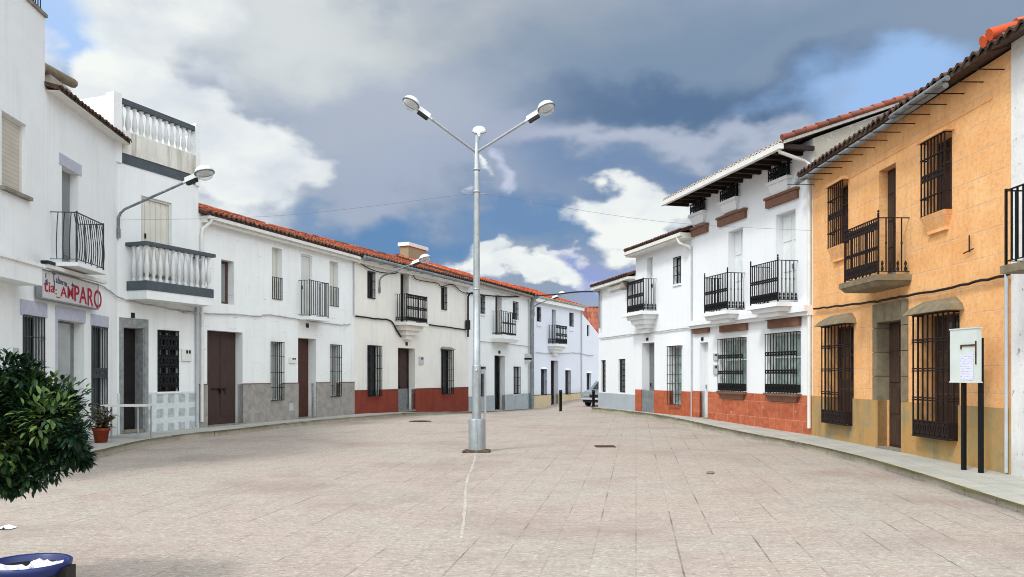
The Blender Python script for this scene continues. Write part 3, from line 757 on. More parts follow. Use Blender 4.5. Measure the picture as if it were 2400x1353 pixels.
# ---------------------------------------------------------------- ground
def make_ground():
    def axis(core0, core1, step, far):
        a = []; x = core0
        while x <= core1 + 1e-6: a.append(x); x += step
        out = [-far, -far * .4, -far * .15] + a + [far * .15, far * .4, far]
        return sorted(set(out))
    xs = axis(-40, 44, 2, 900); ys = axis(-30, 96, 2, 900)
    mb = MB(); w = len(xs)
    for y in ys:
        for x in xs: mb.v.append((x, y, ground_z(x, y)))
    for j in range(len(ys) - 1):
        for i in range(w - 1):
            mb.f.append([j * w + i, j * w + i + 1, (j + 1) * w + i + 1, (j + 1) * w + i]); mb.mi.append(0); mb.sm.append(True)
    t = NT('paved_square'); rot = R(8.7)
    vec = t.mapping((1, 1, 1), (0, 0, rot))
    br = t.new('ShaderNodeTexBrick'); br.offset = 0.0
    t.l.new(vec, br.inputs['Vector'])
    br.inputs['Scale'].default_value = 1; br.inputs['Brick Width'].default_value = 0.41; br.inputs['Row Height'].default_value = 0.41
    br.inputs['Mortar Size'].default_value = 0.008; br.inputs['Mortar Smooth'].default_value = 0.3
    br.inputs['Color1'].default_value = BW(0); br.inputs['Color2'].default_value = BW(1); br.inputs['Mortar'].default_value = BW(.5)
    # slabs differ from one another
    sepb = t.new('ShaderNodeSeparateColor'); t.l.new(br.outputs['Color'], sepb.inputs[0])
    big = t.noise(0.22, 5, 0.6); med = t.noise(0.9, 6, 0.65); fine = t.noise(6, 8, 0.85, t.mapping((.55, 1.5, 1))); grit = t.noise(22, 6, 0.85, t.mapping((.6, 1.6, 1)))
    c = t.ramp(big, [(0.30, C(163, 155, 146)), (0.44, C(177, 162, 151)), (0.56, C(175, 166, 154)), (0.70, C(169, 151, 144))])
    c = t.mix(t.math('MULTIPLY', t.ramp(med, [(0.42, BW(0)), (0.66, BW(1))]), 0.5), c, C(166, 150, 140))
    c = t.mix(t.math('MULTIPLY', t.ramp(t.noise(0.5, 5, 0.6, t.mapping((1, 1, 1), loc=(7, 3, 0))), [(0.5, BW(0)), (0.68, BW(1))]), 0.6), c, C(172, 168, 156))
    c = t.mix(t.math('MULTIPLY', sepb.outputs[0], 0.10), c, C(148, 126, 118))
    c = t.mix(t.math('MULTIPLY', t.ramp(fine, [(0.47, BW(0)), (0.62, BW(1))]), 0.5), c, C(132, 122, 112))
    c = t.mix(t.math('MULTIPLY', t.ramp(grit, [(0.53, BW(0)), (0.62, BW(1))]), 0.75), c, C(94, 85, 76))
    c = t.mix(t.math('MULTIPLY', t.ramp(t.noise(26, 5, 0.8, t.mapping((.6, 1.6, 1), loc=(5, 9, 2))), [(0.55, BW(0)), (0.63, BW(1))]), 0.75), c, C(226, 218, 208))
    c = t.mix(t.math('MULTIPLY', t.ramp(t.noise(0.33, 6, 0.7, t.mapping((1, 1, 1), loc=(2, 8, 0))), [(0.50, BW(0)), (0.66, BW(1))]), 0.5), c, C(138, 120, 112))
    c = t.mix(t.math('MULTIPLY', t.ramp(t.noise(1.7, 5, 0.7, t.mapping((1, 1, 1), loc=(6, 1, 0))), [(0.62, BW(0)), (0.7, BW(1))]), 0.3), c, C(196, 188, 176))
    # long joints show strongly in broken runs, cross joints are almost filled
    lx = t.new('ShaderNodeTexBrick'); lx.offset = 0.0; t.l.new(vec, lx.inputs['Vector'])
    lx.inputs['Scale'].default_value = 1; lx.inputs['Brick Width'].default_value = 0.41; lx.inputs['Row Height'].default_value = 400
    lx.inputs['Mortar Size'].default_value = 0.010; lx.inputs['Mortar Smooth'].default_value = 0.2
    run = t.ramp(t.noise(1.0, 4, 0.65, t.mapping((2.6, 0.5, 1), (0, 0, rot))), [(0.52, BW(0.10)), (0.64, BW(0.68))])
    j1 = t.math('MULTIPLY', lx.outputs['Fac'], run)
    cross = t.math('MULTIPLY', br.outputs['Fac'], t.ramp(t.noise(1.3, 5, 0.7), [(0.50, BW(0.10)), (0.68, BW(0.40))]))
    j = t.math('MAXIMUM', j1, cross)
    c = t.mix(j, c, C(84, 74, 68))
    h = t.math('SUBTRACT', t.math('ADD', t.math('MULTIPLY', fine, 0.8), t.math('MULTIPLY', grit, 0.6)), t.math('MULTIPLY', j, 0.8))
    t.bump(h, 0.55, 0.014)
    o = mb.build('square_paving', t.out(c, 0.88, 0, 0.2)); tag(o, kind='structure')
make_ground()

# ---------------------------------------------------------------- the terrace on the left
A = House('white_tavern_house', 'white two-storey tavern with a painted name board, lilac-grey surrounds and a bulging balcony', at(105, 17.8), at(275, 21.9))
CH = House('tall_white_house', 'tall flat-roofed white building at the left edge with a closed roller shutter', A.P0 - A.d * 6.5, A.P0)
B = House('balustrade_house', 'white house with balusters on its roof terrace and balcony, beside the tavern', at(275, 21.9), at(465, 24.7))
L1 = House('garage_door_house', 'white tiled-roof house with a grey granite base and a big brown garage door', at(465, 24.7), at(830, 33.5))
L2 = House('oxblood_base_house', 'off-white house with an oxblood red base, a chimney and a black iron balcony', at(830, 33.5), at(1098, 43.2))
L3 = House('grey_base_house', 'white house with a bright red roof and grey painted base behind the lamp post', at(1098, 43.2), at(1247, 52))
L4 = House('pale_blue_house', 'small pale blue house with a cream base at the far end of the square', at(1247, 52), at(1362, 60))
L5 = House('gabled_wing', 'pale gable-ended house with a sloping wall top beside the blue house', at(1362, 60), at(1445, 64.5))
EVES = {}
def eave(h, pts, o):
    zs = [h.px(u, v, o)[1] for u, v in pts]; print('eave', h.root.name, [round(z, 2) for z in zs]); return sum(zs) / len(zs)

# --- tall building at the left edge
h = CH
z_top = A.px(105, 41)[1]
slabz = h.px(60, 640, .5)[1]
window(h, 4, 258, 437, 62, reveal=.12, pane='shutter_h', frame='frame_white', mull=0, sill=('concrete', .1, .07, .08))
window(h, 53, 738, 905, 103, reveal=.25, pane='glass', frame='frame_dark', mull=0, grille=dict(p=.02, n=8, horiz=(.35, .7), r=.010), gmat='iron_grey')
finish_wall(h, z_top, 8, M['white'])
b = MB(); b.box(-.02, h.L + .04, -.05, 8, z_top + .002, z_top + .07); b.build('coping', M['concrete'], h.root)
b = MB()
for i in range(60): 
    x = h.L - .05 - i * .11; b.box(x - .009, x + .009, .06, .078, z_top + .07, z_top + 1.05)
b.box(h.L - 6.45, h.L - .02, .05, .09, z_top + 1.02, z_top + 1.06); b.box(h.L - 6.45, h.L - .02, .055, .085, z_top + .15, z_top + .18)
for i in range(20):
    y = .2 + i * .11; b.box(h.L - .055, h.L - .037, y, y + .018, z_top + .07, z_top + 1.05)
b.build('roof_railing', M['iron'], h.root)
b = MB(); zc0 = h.px(98, 670, .55)[1]; zc1 = h.px(98, 628, .55)[1]
xe = h.px(99, 650, .55)[0]; b.box(xe - 5.6, xe, -.55, .02, zc0, zc1); b.box(xe - 5.65, xe + .03, -.6, .02, zc1 + .001, zc1 + .07); b.build('canopy_slab', M['white'], h.root)
b = MB(); xs = h.px(30, 700, .12)[0]; b.box(xs - 1.1, xs, -.12, .01, -.6, zc0 - .002); b.build('pilaster', M['white'], h.root)
b = MB(); x0, x1, z0, z1 = h.rect(53, 738, 905, 103)
sur = MB()
for (a, c, d, e) in ((x0 - .12, x1 + .12, z1 + .001, z1 + .32), ): sur.box(a, c, -.02, .01, d, e)
sur.build('window_surround', M['lilac_grey'], h.root)
plate(h, 24, 815, 838, 38, 'pvc_grey', 'meter_box', .06)

# --- tavern
h = A
ze = eave(h, [(112, 193), (286, 302)], .35); zg = eave(h, [(112, 206), (303, 319)], .35)
upd, r = door(h, 145, 388, 610, 184, reveal=.2, leaf='shutter_grey', panels=(1, 1)); rd = r
sur = MB(); sur.box(r[0] - .16, r[1] + .14, -.018, .01, r[3] + .001, r[3] + .26); sur.build('lintel', M['lilac_grey'], h.root)
balcony(h, 179.5, 242, 498, 615, .56, n=13, ns=4, slab='white', slab_t=.09, rail='iron_grey', r=.011, bulge=.05)
sd_, r = door(h, 134, 748, 1020, 197, reveal=.24, leaf='door_grey', panels=(2, 2), floor=.14)
p = MB(); w = r[1] - r[0]; p.box(r[0] + w * .24, r[1] - w * .2, .20, .215, r[2] + 1.0, r[3] - .05); p.build('door_glass', M['glass_pale'], sd_)
sur = MB(); sur.box(r[0] - .10, r[1] + .06, -.018, .01, r[3] + .001, r[3] + .3); sur.box(r[0] - .1, r[0] - .001, -.018, .01, .2, r[3]); sur.build('door_surround', M['lilac_grey'], h.root)
window(h, 214, 764, 985, 250, reveal=.2, pane='glass', frame='frame_dark', mull=0, grille=dict(p=.02, n=7, horiz=(.45, .55), r=.011, bands=((.46, .54),)), gmat='iron_grey')
x0, x1, z0, z1 = h.rect(214, 764, 985, 250)
sur = MB(); sur.box(x0 - .05, x1 + .1, -.018, .01, z1 + .001, z1 + .3); sur.build('window_surround', M['lilac_grey'], h.root)
finish_wall(h, ze + .0, 7.5, M['white'], gable=1.4, ridge=4.3)
roof(h, -.02, h.L + .1, ze, .35, 1.35, 4.3, M['roof_dark'], seed=3)
gutter_box(h, 0, h.L + .15, .3, zg, ze - .085, M['pvc_white'])
b = MB(); x, zc = A.px(140, 190, -1.2)
xk, zk = h.px(172, 196, -.9); xk0, zk0 = h.px(108, 170, -.9)
b.box(xk0 - .1, xk - .5, .75, 1.15, ze + .05, min(zk, zk0) - .08); b.build('chimney', M['cement'], h.root)
b = MB(); b.tube([(xk0 - .3, .9, zk0 + .02), (xk, .9, zk)], [.15, .12], 8); b.build('chimney_cap', M['stone_grey'], h.root)

# --- house with the balustrades
h = B
sl = MB()
dd, r = door(h, 288, 767, 1003, 337, reveal=.3, leaf='door_dark', panels=(1, 3), floor=.2)
j = MB(); j.box(r[1] - .035, r[1] - .001, -.02, .295, r[2], r[3] - .001); j.build('tiled_jamb', M['tile_grey'], h.root)
sur = MB(); sur.box(r[0] - .12, r[1] + .14, -.03, .01, r[3] + .001, r[3] + .26); sur.box(r[0] - .12, r[0] - .001, -.03, .01, .13, r[3]); sur.box(r[1] + .001, r[1] + .14, -.03, .01, .13, r[3])
sur.build('door_surround', M['tile_grey'], h.root)
window(h, 369, 774, 919, 417.6, reveal=.16, pane='glass', frame='frame_dark', mull=1, grille=dict(p=.02, n=7, horiz=(.3, .5, .7), r=.012, bands=((.08, .3), (.4, .6), (.7, .92))), sill=('white', .05, .05))
sh, rs = door(h, 331, 458, 640, 403, reveal=.1, leaf='shutter_v', panels=(1, 1), frame='frame_white')
zband_t = h.px(287, 359)[1]; zband_b = h.px(287, 379)[1]; zbal_b = h.px(286, 307)[1]; zrail = h.px(282.5, 238)[1]
zb2 = [h.px(451.5, 411)[1], h.px(451.5, 422.7)[1], h.px(442, 361)[1], h.px(451.5, 307.5)[1]]
print('B', zband_t, zband_b, zbal_b, zrail, zb2)
zband_t = (zband_t + zb2[0]) / 2; zband_b = zband_t - .27; zbal_b = (zbal_b + zb2[2]) / 2; zrail = (zrail + zb2[3]) / 2
dado(h, h.px(380, 919)[1], h.px(455, 918)[1], M['tile_dado'], x0=r[1] + .145)
dado(h, h.px(380, 919)[1], h.px(380, 919)[1], M['tile_dado'], x0=0, x1=r[0] - .125, name='dado')
finish_wall(h, zbal_b, 8, M['white'])
b = MB(); b.box(.12, h.L - .14, -.025, .01, zband_b, zband_t); b.build('painted_band', M['band_grey'], h.root)
b = MB(); b.box(.1, h.L - .16, -.05, .2, zband_t + .003, zbal_b + .012); b.build('stained_parapet', plaster('rain_stained_parapet', (0.72, 0.71, 0.65, 1), (0.17, 0.15, 0.10, 1), .6, .3, .95), h.root)
def baluster_mesh(hh, rr):
    mb = MB(); pr = [(.95, 0), (.95, .06), (.6, .09), (.55, .12), (.9, .26), (1.0, .36), (.85, .52), (.5, .72), (.42, .82), (.6, .87), (.5, .9), (.85, .93), (.85, 1)]
    mb.lathe([(a * rr, z * hh) for a, z in pr], n=10); return mb
par = MB(); par.box(.1, h.L - .16, -.02, .22, zrail - .0, zrail + .14); par_o = par.build('terrace_balustrade', M['band_grey'], h.root)
nb = 12; bm = baluster_mesh(zrail - zbal_b - .014, .076)
b0 = None
for i in range(nb):
    if b0 is None: b0 = bm.build('baluster', M['white_bright'], par_o); o = b0
    else: o = b0.copy(); COL.objects.link(o); o.parent = par_o
    o.location = (.22 + (h.L - .5) * i / (nb - 1), .1, zbal_b + .013)
for x0, x1 in ((-.16, .1), (h.L - .16, h.L + .02)):
    b = MB(); b.box(x0, x1, -.06, .24, zband_b - .02, zrail + .22); b.build('corner_post', M['white'], h.root)
b = MB(); b.box(-.1, .08, .24, 4, zbal_b - .9, zrail + .17); b.box(h.L - .1, h.L + .0, .24, 8, zbal_b + .01, zrail - .1); b.build('side_parapet', M['white'], h.root)
# balcony
pz = .72; x0, zt = h.px(343.5, 574, pz); x1, _ = h.px(501, 608, pz); zb = h.px(343.5, 657, pz)[1]; zu = h.px(343.5, 679, pz)[1]; zs = h.px(343.5, 700, pz)[1]
sb = MB(); sb.box(x0 + .02, x1 - .02, -pz + .02, .02, zs, zu - .002); bo = sb.build('balcony', M['white'], h.root)
b = MB(); b.box(x0, x1, -pz, .015, zu, zb); b.build('painted_band', M['band_grey'], bo)
b = MB(); b.box(x0 - .04, x1 + .04, -pz - .04, -pz + .2, zt, zt + .10); b.box(x0 - .04, x0 + .2, -pz + .2, .02, zt + .001, zt + .099); b.box(x1 - .2, x1 + .04, -pz + .2, .02, zt + .001, zt + .099); b.build('handrail', M['band_grey'], bo)
bm = baluster_mesh(zt - zb, .072); b1 = None
spots = [(x0 + .11 + (x1 - x0 - .22) * i / 10, -pz + .1) for i in range(11)] + [(x0 + .1, -.42), (x0 + .1, -.18), (x1 - .1, -.42), (x1 - .1, -.18)]
for x, y in spots:
    if b1 is None: b1 = bm.build('baluster', M['white_bright'], bo); o = b1
    else: o = b1.copy(); COL.objects.link(o); o.parent = bo
    o.location = (x, y, zb)
plate(h, 307, 733, 745, 315, 'black', 'number_plate', .02)
plate(h, 424, 818, 846, 446, 'pvc_white', 'meter_box', .05, 'frame_dark')
pipe(h, [(h.L - .12, -.06, h.px(463, 720)[1]), (h.L - .12, -.06, .2)], .055, 'pvc_grey')

# --- house with the garage door
h = L1
ze = eave(h, [(473, 497), (841, 593)], .35); zg = eave(h, [(484, 513), (841, 605)], .33)
window(h, 518.5, 607.6, 711.4, 547.8, reveal=.26, pane='shutter_grey', frame='frame_brown', mull=0, fw=.09)
window(h, 637.4, 578.4, 700, 660.9, reveal=.2, pane='shutter_v', frame='frame_white', grille=dict(p=.015, n=6, zr=(.0, .42), r=.010), gmat='iron_grey')
door(h, 706, 594, 741, 731.4, reveal=.1, leaf='shutter_w', panels=(1, 1), frame='frame_white')
window(h, 772.6, 610.7, 715.9, 792.6, reveal=.2, pane='shutter_v', frame='frame_white', grille=dict(p=.015, n=6, zr=(.0, .42), r=.010), gmat='iron_grey')
g, rg_ = door(h, 485.7, 773.5, 998.8, 568.6, reveal=.28, leaf='door_brown', panels=(2, 1), floor=.14)
b = MB(); xm = (rg_[0] + rg_[1]) / 2; b.box(xm - .35, xm + .35, .22, .27, 1.28, 1.31); b.tube([(xm + .2, .24, 1.3), (xm + .32, .24, 1.12)], .012, 5); b.build('bolt', M['iron'], g)
window(h, 634, 801.5, 939, 661, reveal=.2, pane='glass_pale', frame='frame_white', grille=dict(p=.09, n=6, horiz=(.22, .48, .76), r=.010), gmat='iron')
door(h, 698.6, 791.7, 976.6, 740.7, reveal=.34, leaf='door_red', panels=(1, 3), floor=.14)
window(h, 773.5, 808, 930, 796, reveal=.2, pane='glass_pale', frame='frame_white', grille=dict(p=.09, n=6, horiz=(.22, .48, .76), r=.010), gmat='iron')
balcony(h, 726, 769, 656.5, 741, .47, n=11, ns=4, slab='white', slab_t=.12, rail='iron_grey', r=.010)
dado(h, h.px(575, 901)[1], h.px(828, 896.5)[1], M['granite'], ledge=M['brown_tile'])
finish_wall(h, ze, 9, M['white_lines'], gable=1.45, ridge=4.4)
RIDGE = ze + 1.55
roof(h, 0, h.L, ze, .36, 1.55, 4.4, M['roof_red'], seed=5, amp=.065, tw=.24)
gutter_box(h, .1, h.L - .02, .33, zg, ze - .08, M['pvc_white'], steps=[(.22, zg - .10, zg - .002)])
pipe(h, [(.22, -.3, zg + .02), (.22, -.28, zg - .08), (.08, -.10, zg - .3), (.06, -.08, zg - .5), (.06, -.08, .3)], .05, 'pvc_white')
pipe(h, [(h.L - .1, -.05, zg - .05), (h.L - .1, -.05, h.px(825, 740)[1])], .03, 'pvc_grey', 'conduit')
plate(h, 676, 838, 851, 692, 'pvc_white', 'meter_box', .05, 'frame_dark')
plate(h, 717, 758, 768, 723, 'black', 'number_plate', .02)
plate(h, 676, 945, 963, 686, 'pvc_grey', 'hatch_door', .035)

# --- house with the oxblood base
h = L2
ze = eave(h, [(842, 600), (1099, 652)], .35)
window(h, 861, 636, 698, 878, reveal=.16, pane='glass', frame='frame_dark', mull=0, grille=dict(p=.03, n=4, horiz=(.33, .66), r=.012))
door(h, 938.7, 638.6, 756, 958, reveal=.3, leaf='door_dark', panels=(1, 3))
window(h, 1034, 672, 725, 1046.5, reveal=.16, pane='glass', frame='frame_dark', mull=0, grille=dict(p=.03, n=4, horiz=(.33, .66), r=.012))
window(h, 861, 810, 929, 888, reveal=.2, pane='glass', frame='frame_dark', grille=dict(p=.16, n=6, horiz=(.3, .55, .8), r=.013), sill=None)
door(h, 932.6, 815, 963, 972.7, reveal=.42, leaf='door_brown', panels=(2, 3), floor=.1, lower=('galv_dull', 1.0))
window(h, 1034, 820, 924, 1056.7, reveal=.2, pane='glass', frame='frame_dark', grille=dict(p=.16, n=6, horiz=(.3, .55, .8), r=.013), canopy=('concrete', .25, .16, .1))
balcony(h, 953, 1000.6, 688.6, 754, .6, n=13, ns=5, slab='cream', slab_t=.14, rail='iron', r=.012, bands=((.44, .54), (.86, .98)), foot=.16, steps=((.12, .22, .82), (.35, .2, .6), (.6, .2, .4)))
dado(h, h.px(830, 914.7)[1], h.px(1097, 910)[1], M['red_dado'], x1=h.L - .05, ledge=M['rust'])
finish_wall(h, ze, 9, M['cream'], gable=RIDGE - ze - .16, ridge=4.4)
roof(h, 0, h.L, ze, .38, RIDGE - ze - .01, 4.4, M['roof_red'], seed=8, amp=.065, tw=.24)
gutter_box(h, .04, h.L, .16, ze - .34, ze - .082, M['cream'])
b = MB(); b.tube([(.1, -.44, ze - .12), (h.L - .1, -.44, ze - .2)], .075, 8)
for i in range(9): b.box(.5 + i * 1.15, .53 + i * 1.15, -.5, 0, ze - .22, ze - .2)
b.build('gutter', M['galv_dull'], h.root)
plate(h, 981, 836, 854, 991, 'pvc_grey', 'meter_box', .05, 'frame_dark')
plate(h, 950, 802, 810, 955, 'black', 'number_plate', .02)
xa = h.px(957, 580, -4.0)[0]; xb = h.px(1003, 580, -4.0)[0]; zc = h.px(975, 575, -4.2)[1]
b = MB(); b.box(xa + .1, xb - .1, 4.05, 4.6, ze + .6, zc - .2); cho = b.build('chimney', plaster('tan_chimney_render', C(152, 136, 110), (0.2, 0.17, 0.13, 1), .5, .3, .4), h.root)
b = MB(); b.box(xa, xb, 3.97, 4.68, zc - .198, zc); b.build('chimney_cap', M['pvc_white'], cho)
b = MB(); b.box(xb - .098, xb + .25, 4.1, 4.5, ze + .6, zc - .7); b.build('chimney_buttress', M['cement'], cho)

# --- white house with the grey base
h = L3
ze = eave(h, [(1129, 659), (1250, 687)], .4)
gz3 = -.3
window(h, 1126, 693, 736, 1135.6, reveal=.14, pane='glass', frame='frame_white', mull=0, grille=dict(p=.03, n=4, horiz=(.33, .66), r=.013), sill=('white', .06, .08))
door(h, 1161, 690, 783, 1176, reveal=.3, leaf='door_worn', panels=(1, 3))
window(h, 1202, 707, 749, 1213.6, reveal=.14, pane='glass', frame='frame_white', mull=0, grille=dict(p=.03, n=4, horiz=(.33, .66), r=.013), sill=('white', .06, .08))
window(h, 1126, 860, 928, 1136, reveal=.2, pane='glass_pale', frame='frame_dark', grille=dict(p=.06, n=5, horiz=(.3, .6), r=.013))
door(h, 1159, 833, 956, 1183.5, reveal=.5, leaf='door_dark', panels=(1, 3), floor=gz3)
window(h, 1203.6, 860, 923.7, 1217.5, reveal=.12, pane='glass_pale', frame='frame_dark', grille=dict(p=.06, n=5, horiz=(.3, .6), r=.013), sill=('white', .05, .1), name='window')
balcony(h, 1176, 1209, 728.6, 785, .6, n=9, ns=5, slab='white', slab_t=.22, rail='iron', r=.013, bands=((.46, .52),), foot=.08, over=.16, slab_round=True)
dado(h, h.px(1140, 927)[1], h.px(1235, 925)[1], M['grey_dado'], ledge=M['grey_dado2'])
finish_wall(h, ze, 9, M['white'], gable=1.3, ridge=4.4)
roof(h, 0, h.L, ze, .42, 1.5, 4.4, M['roof_bright'], seed=11, amp=.07, tw=.26)
gutter_box(h, .02, h.L, .2, ze - .3, ze - .082, M['cream'])
b = MB()
b.tube([(.1, -.36, ze - .14), (h.L - .1, -.36, ze - .2)], .08, 8)
b.build('gutter', M['concrete'], h.root)
plate(h, 1168, 822, 829, 1172.5, 'black', 'number_plate', .02)

# --- pale blue house
h = L4
ze = eave(h, [(1250, 694), (1362, 715)], .35)
gz4 = -.5
window(h, 1258, 720, 754, 1267, reveal=.14, pane='glass', frame='frame_dark', mull=0, grille=dict(p=.03, n=4, horiz=(.5,), r=.013), sill=('lilac', .06, .3))
door(h, 1293.4, 725, 806, 1303.5, reveal=.26, leaf='door_grey', panels=(1, 2))
window(h, 1334.4, 733.5, 765.6, 1343, reveal=.14, pane='glass', frame='frame_dark', mull=0, grille=dict(p=.03, n=4, horiz=(.5,), r=.013), sill=('lilac', .06, .3))
window(h, 1268, 866, 925, 1280, reveal=.2, pane='glass', frame='frame_dark', grille=dict(p=.05, n=4, horiz=(.5,), r=.013), canopy=('white', .12, .14, .08))
door(h, 1291, 845, 954, 1308.5, reveal=.4, leaf='door_dark', panels=(1, 3), floor=gz4)
window(h, 1325, 868.6, 924, 1335.6, reveal=.2, pane='glass', frame='frame_dark', grille=dict(p=.05, n=4, horiz=(.5,), r=.013), canopy=('white', .12, .14, .08))
balcony(h, 1303.5, 1328.6, 762, 806, .6, n=8, ns=5, slab='white', slab_t=.16, rail='iron', r=.013, bands=((.4, .54), (.84, .98)), foot=.3, steps=((.1, .2, .85), (.3, .2, .6), (.55, .2, .35)))
dado(h, h.px(1255, 926)[1], h.px(1360, 922.6)[1], M['cream_dado'], ledge=M['rust'])
finish_wall(h, ze, 7, M['lilac'], gable=1.0, ridge=3.6)
roof(h, 0, h.L + .1, ze, .4, 1.3, 3.6, M['roof_bright'], amp=.065, tw=.26, seed=13, end='tile_end_white')
gutter_box(h, .02, h.L, .28, ze - .32, ze - .082, M['white'])
pipe(h, [(h.L - .06, -.3, ze - .2), (h.L - .06, -.1, ze - .45), (h.L - .06, -.06, ze - .6), (h.L - .06, -.06, gz4)], .05, 'pvc_grey')

# --- gable wall at the mouth of the side street, red roof beyond
h = L5
x0 = 0; za = h.px(1367, 733)[1]; xb, zb_ = h.px(1402, 782)
window(h, 1375.8, 762, 788, 1381.4, reveal=.14, pane='glass', frame='frame_dark', mull=0)
window(h, 1375, 875, 920, 1385, reveal=.2, pane='glass', frame='frame_dark', mull=1, canopy=('white', .1, .12, .08))
mb = MB(); slope = (zb_ - za) / xb; xs = [0, h.L]; zs = [-1.2, za + .02]
for a, b_, c, d in h.holes: xs += [a, b_]; zs += [c, d]
sheet(mb, xs, zs, lambda x, z: not any(a < x < b_ and c < z < d for a, b_, c, d in h.holes), 0, .3, outer=False)
mb.v = [(x, y, min(z, za + slope * x)) for x, y, z in mb.v]
mb.add([(0, 0, -1.2), (0, 6, -1.2), (0, 6, za), (0, 0, za)], [(0, 1, 2, 3)])
mb.add([(0, .02, za), (h.L, .02, za + slope * h.L), (h.L, 6, za + slope * h.L), (0, 6, za)], [(0, 1, 2, 3)])
mb.build('wall', M['lilac'], h.root)
FR = House('far_red_roof_house', 'house in the side street showing only its weathered red tiled roof', at(1330, 71), at(1470, 71))
h = FR
zr0 = h.px(1390, 800)[1]; zr1 = h.px(1390, 721, -3.2)[1]
finish_wall(h, zr0 + .1, 7, M['white'], gable=.1, ridge=3.2)
roof(h, 0, h.L, zr0, .3, zr1 - zr0, 3.2, M['roof_dark'], seed=17, tw=.32, tl=.6, amp=.12)

# ---------------------------------------------------------------- the terrace on the right
R4 = House('small_white_corner_house', 'low white house with a plain grey base at the mouth of the side street', at(1403, 37.7), at(1490, 33.2))
R3 = House('corbelled_balcony_house', 'white two-storey house with an orange-brown base and stepped corbel balcony', at(1490, 33.2), at(1625, 28.5))
R2 = House('three_storey_white_house', 'tall bright white house with two balconies, brown trim and an orange stone base', at(1625, 28.5), at(1905, 21.7))
RO = House('ochre_house', 'ochre yellow house with brown iron window cages and a sand-coloured base', at(1905, 21.7), at(2370, 13.3))
R0 = House('flaking_white_house', 'white house with flaking plaster at the right edge', RO.P1, RO.P1 + RO.d * 7)

h = R4
ze = eave(h, [(1386, 675), (1485, 637)], .4)
for (u0, u1, vt, vb) in ((1408.8, 1419.5, 844.6, 918.8), (1449.5, 1465.6, 842, 920)):
    window(h, u0, vt, vb, u1, reveal=.1, pane='glass', frame='frame_dark', mull=0, fw=.06, trans=(.18, .36, .5, .68, .84))
dado(h, h.px(1405, 921.8)[1], h.px(1488, 923.8)[1], M['grey_dado2'])
finish_wall(h, ze + .04, 8, M['white_bright'], gable=1.3, ridge=4)
roof(h, -.12, h.L, ze + .06, .42, 1.3, 4, M['roof_dark'], seed=19)
b = MB(); b.box(-.1, h.L - .02, -.34, .02, ze - .14, ze - .03); b.build('eaves_cornice', M['pvc_white'], h.root)
b = MB(); xa, zl = h.px(1425, 680, .12); xb = h.px(1464, 668, .12)[0]; b.box(xa, xb, -.14, -.02, zl - .07, zl + .09); b.build('tube_light', M['pvc_white'], h.root)
b = MB(); xc, zl = h.px(1462, 668, .2); b.lathe([(0, .3), (.1, .28), (.12, .1), (.17, 0), (.15, -.04), (0, -.04)], xc, -.2, zl - .15, 10); b.box(xc - .02, xc + .02, -.2, .02, zl + .12, zl + .15); b.build('alarm_bell', M['concrete'], h.root)

h = R3
ze = eave(h, [(1466, 588), (1621, 534)], .5)
door(h, 1515.6, 606, 734, 1530, reveal=.22, leaf='door_white', panels=(1, 2))
window(h, 1579.8, 605.7, 668, 1596, reveal=.14, pane='glass_green', frame='frame_dark', mull=0, grille=dict(p=.02, n=3, horiz=(.33, .66), r=.011), sill=('white_bright', .05, .06))
dd, r = door(h, 1504, 805, 967, 1533.7, reveal=.34, leaf='door_grey', panels=(1, 3), floor=.27)
b = MB(); b.box(r[0] + .02, r[1] - .02, -.005, .02, .27, 1.12); b.build('flood_board', M['galv_dull'], h.root)
window(h, 1571, 813, 947.6, 1597.5, reveal=.16, pane='glass_green', frame='frame_white', mull=0, grille=dict(p=.13, n=5, horiz=(.18, .36, .52, .68, .84), r=.011), canopy=('white_bright', .2, .14, .1), gmat='iron_grey')
balcony(h, 1470.6, 1508, 663, 736, .55, n=12, ns=5, slab='white_bright', slab_t=.13, rail='iron', r=.012, bands=((.44, .54), (.9, .98)), foot=.22, over=.2, steps=((-.05, .16, 1.05), (.12, .18, .85), (.26, .16, .65), (.4, .18, .45)))
dado(h, h.px(1490, 913)[1], h.px(1622, 918)[1], M['orange_dado2'])
finish_wall(h, ze + .04, 8, M['white_bright'], gable=1.3, ridge=4)
roof(h, -.1, h.L - .02, ze + .06, .52, 1.3, 4, M['roof_dark'], seed=23)
b = MB(); b.box(-.08, h.L - .03, -.5, .02, ze - .15, ze - .03); b.box(-.08, h.L - .03, -.42, .02, ze - .22, ze - .152); b.build('eaves_gutter', M['pvc_white'], h.root)
pipe(h, [(h.L - .35, -.45, ze - .15), (h.L - .3, -.4, ze - .35), (h.L - .12, -.1, ze - .5), (h.L - .1, -.06, ze - .6)], .05, 'pvc_white')
pipe(h, [(h.L - .05, -.05, ze - .5), (h.L - .05, -.05, .2)], .025, 'pvc_grey', 'conduit')
plate(h, 1515, 792, 799, 1520, 'black', 'number_plate', .02)
x, z = h.px(1505, 650); 

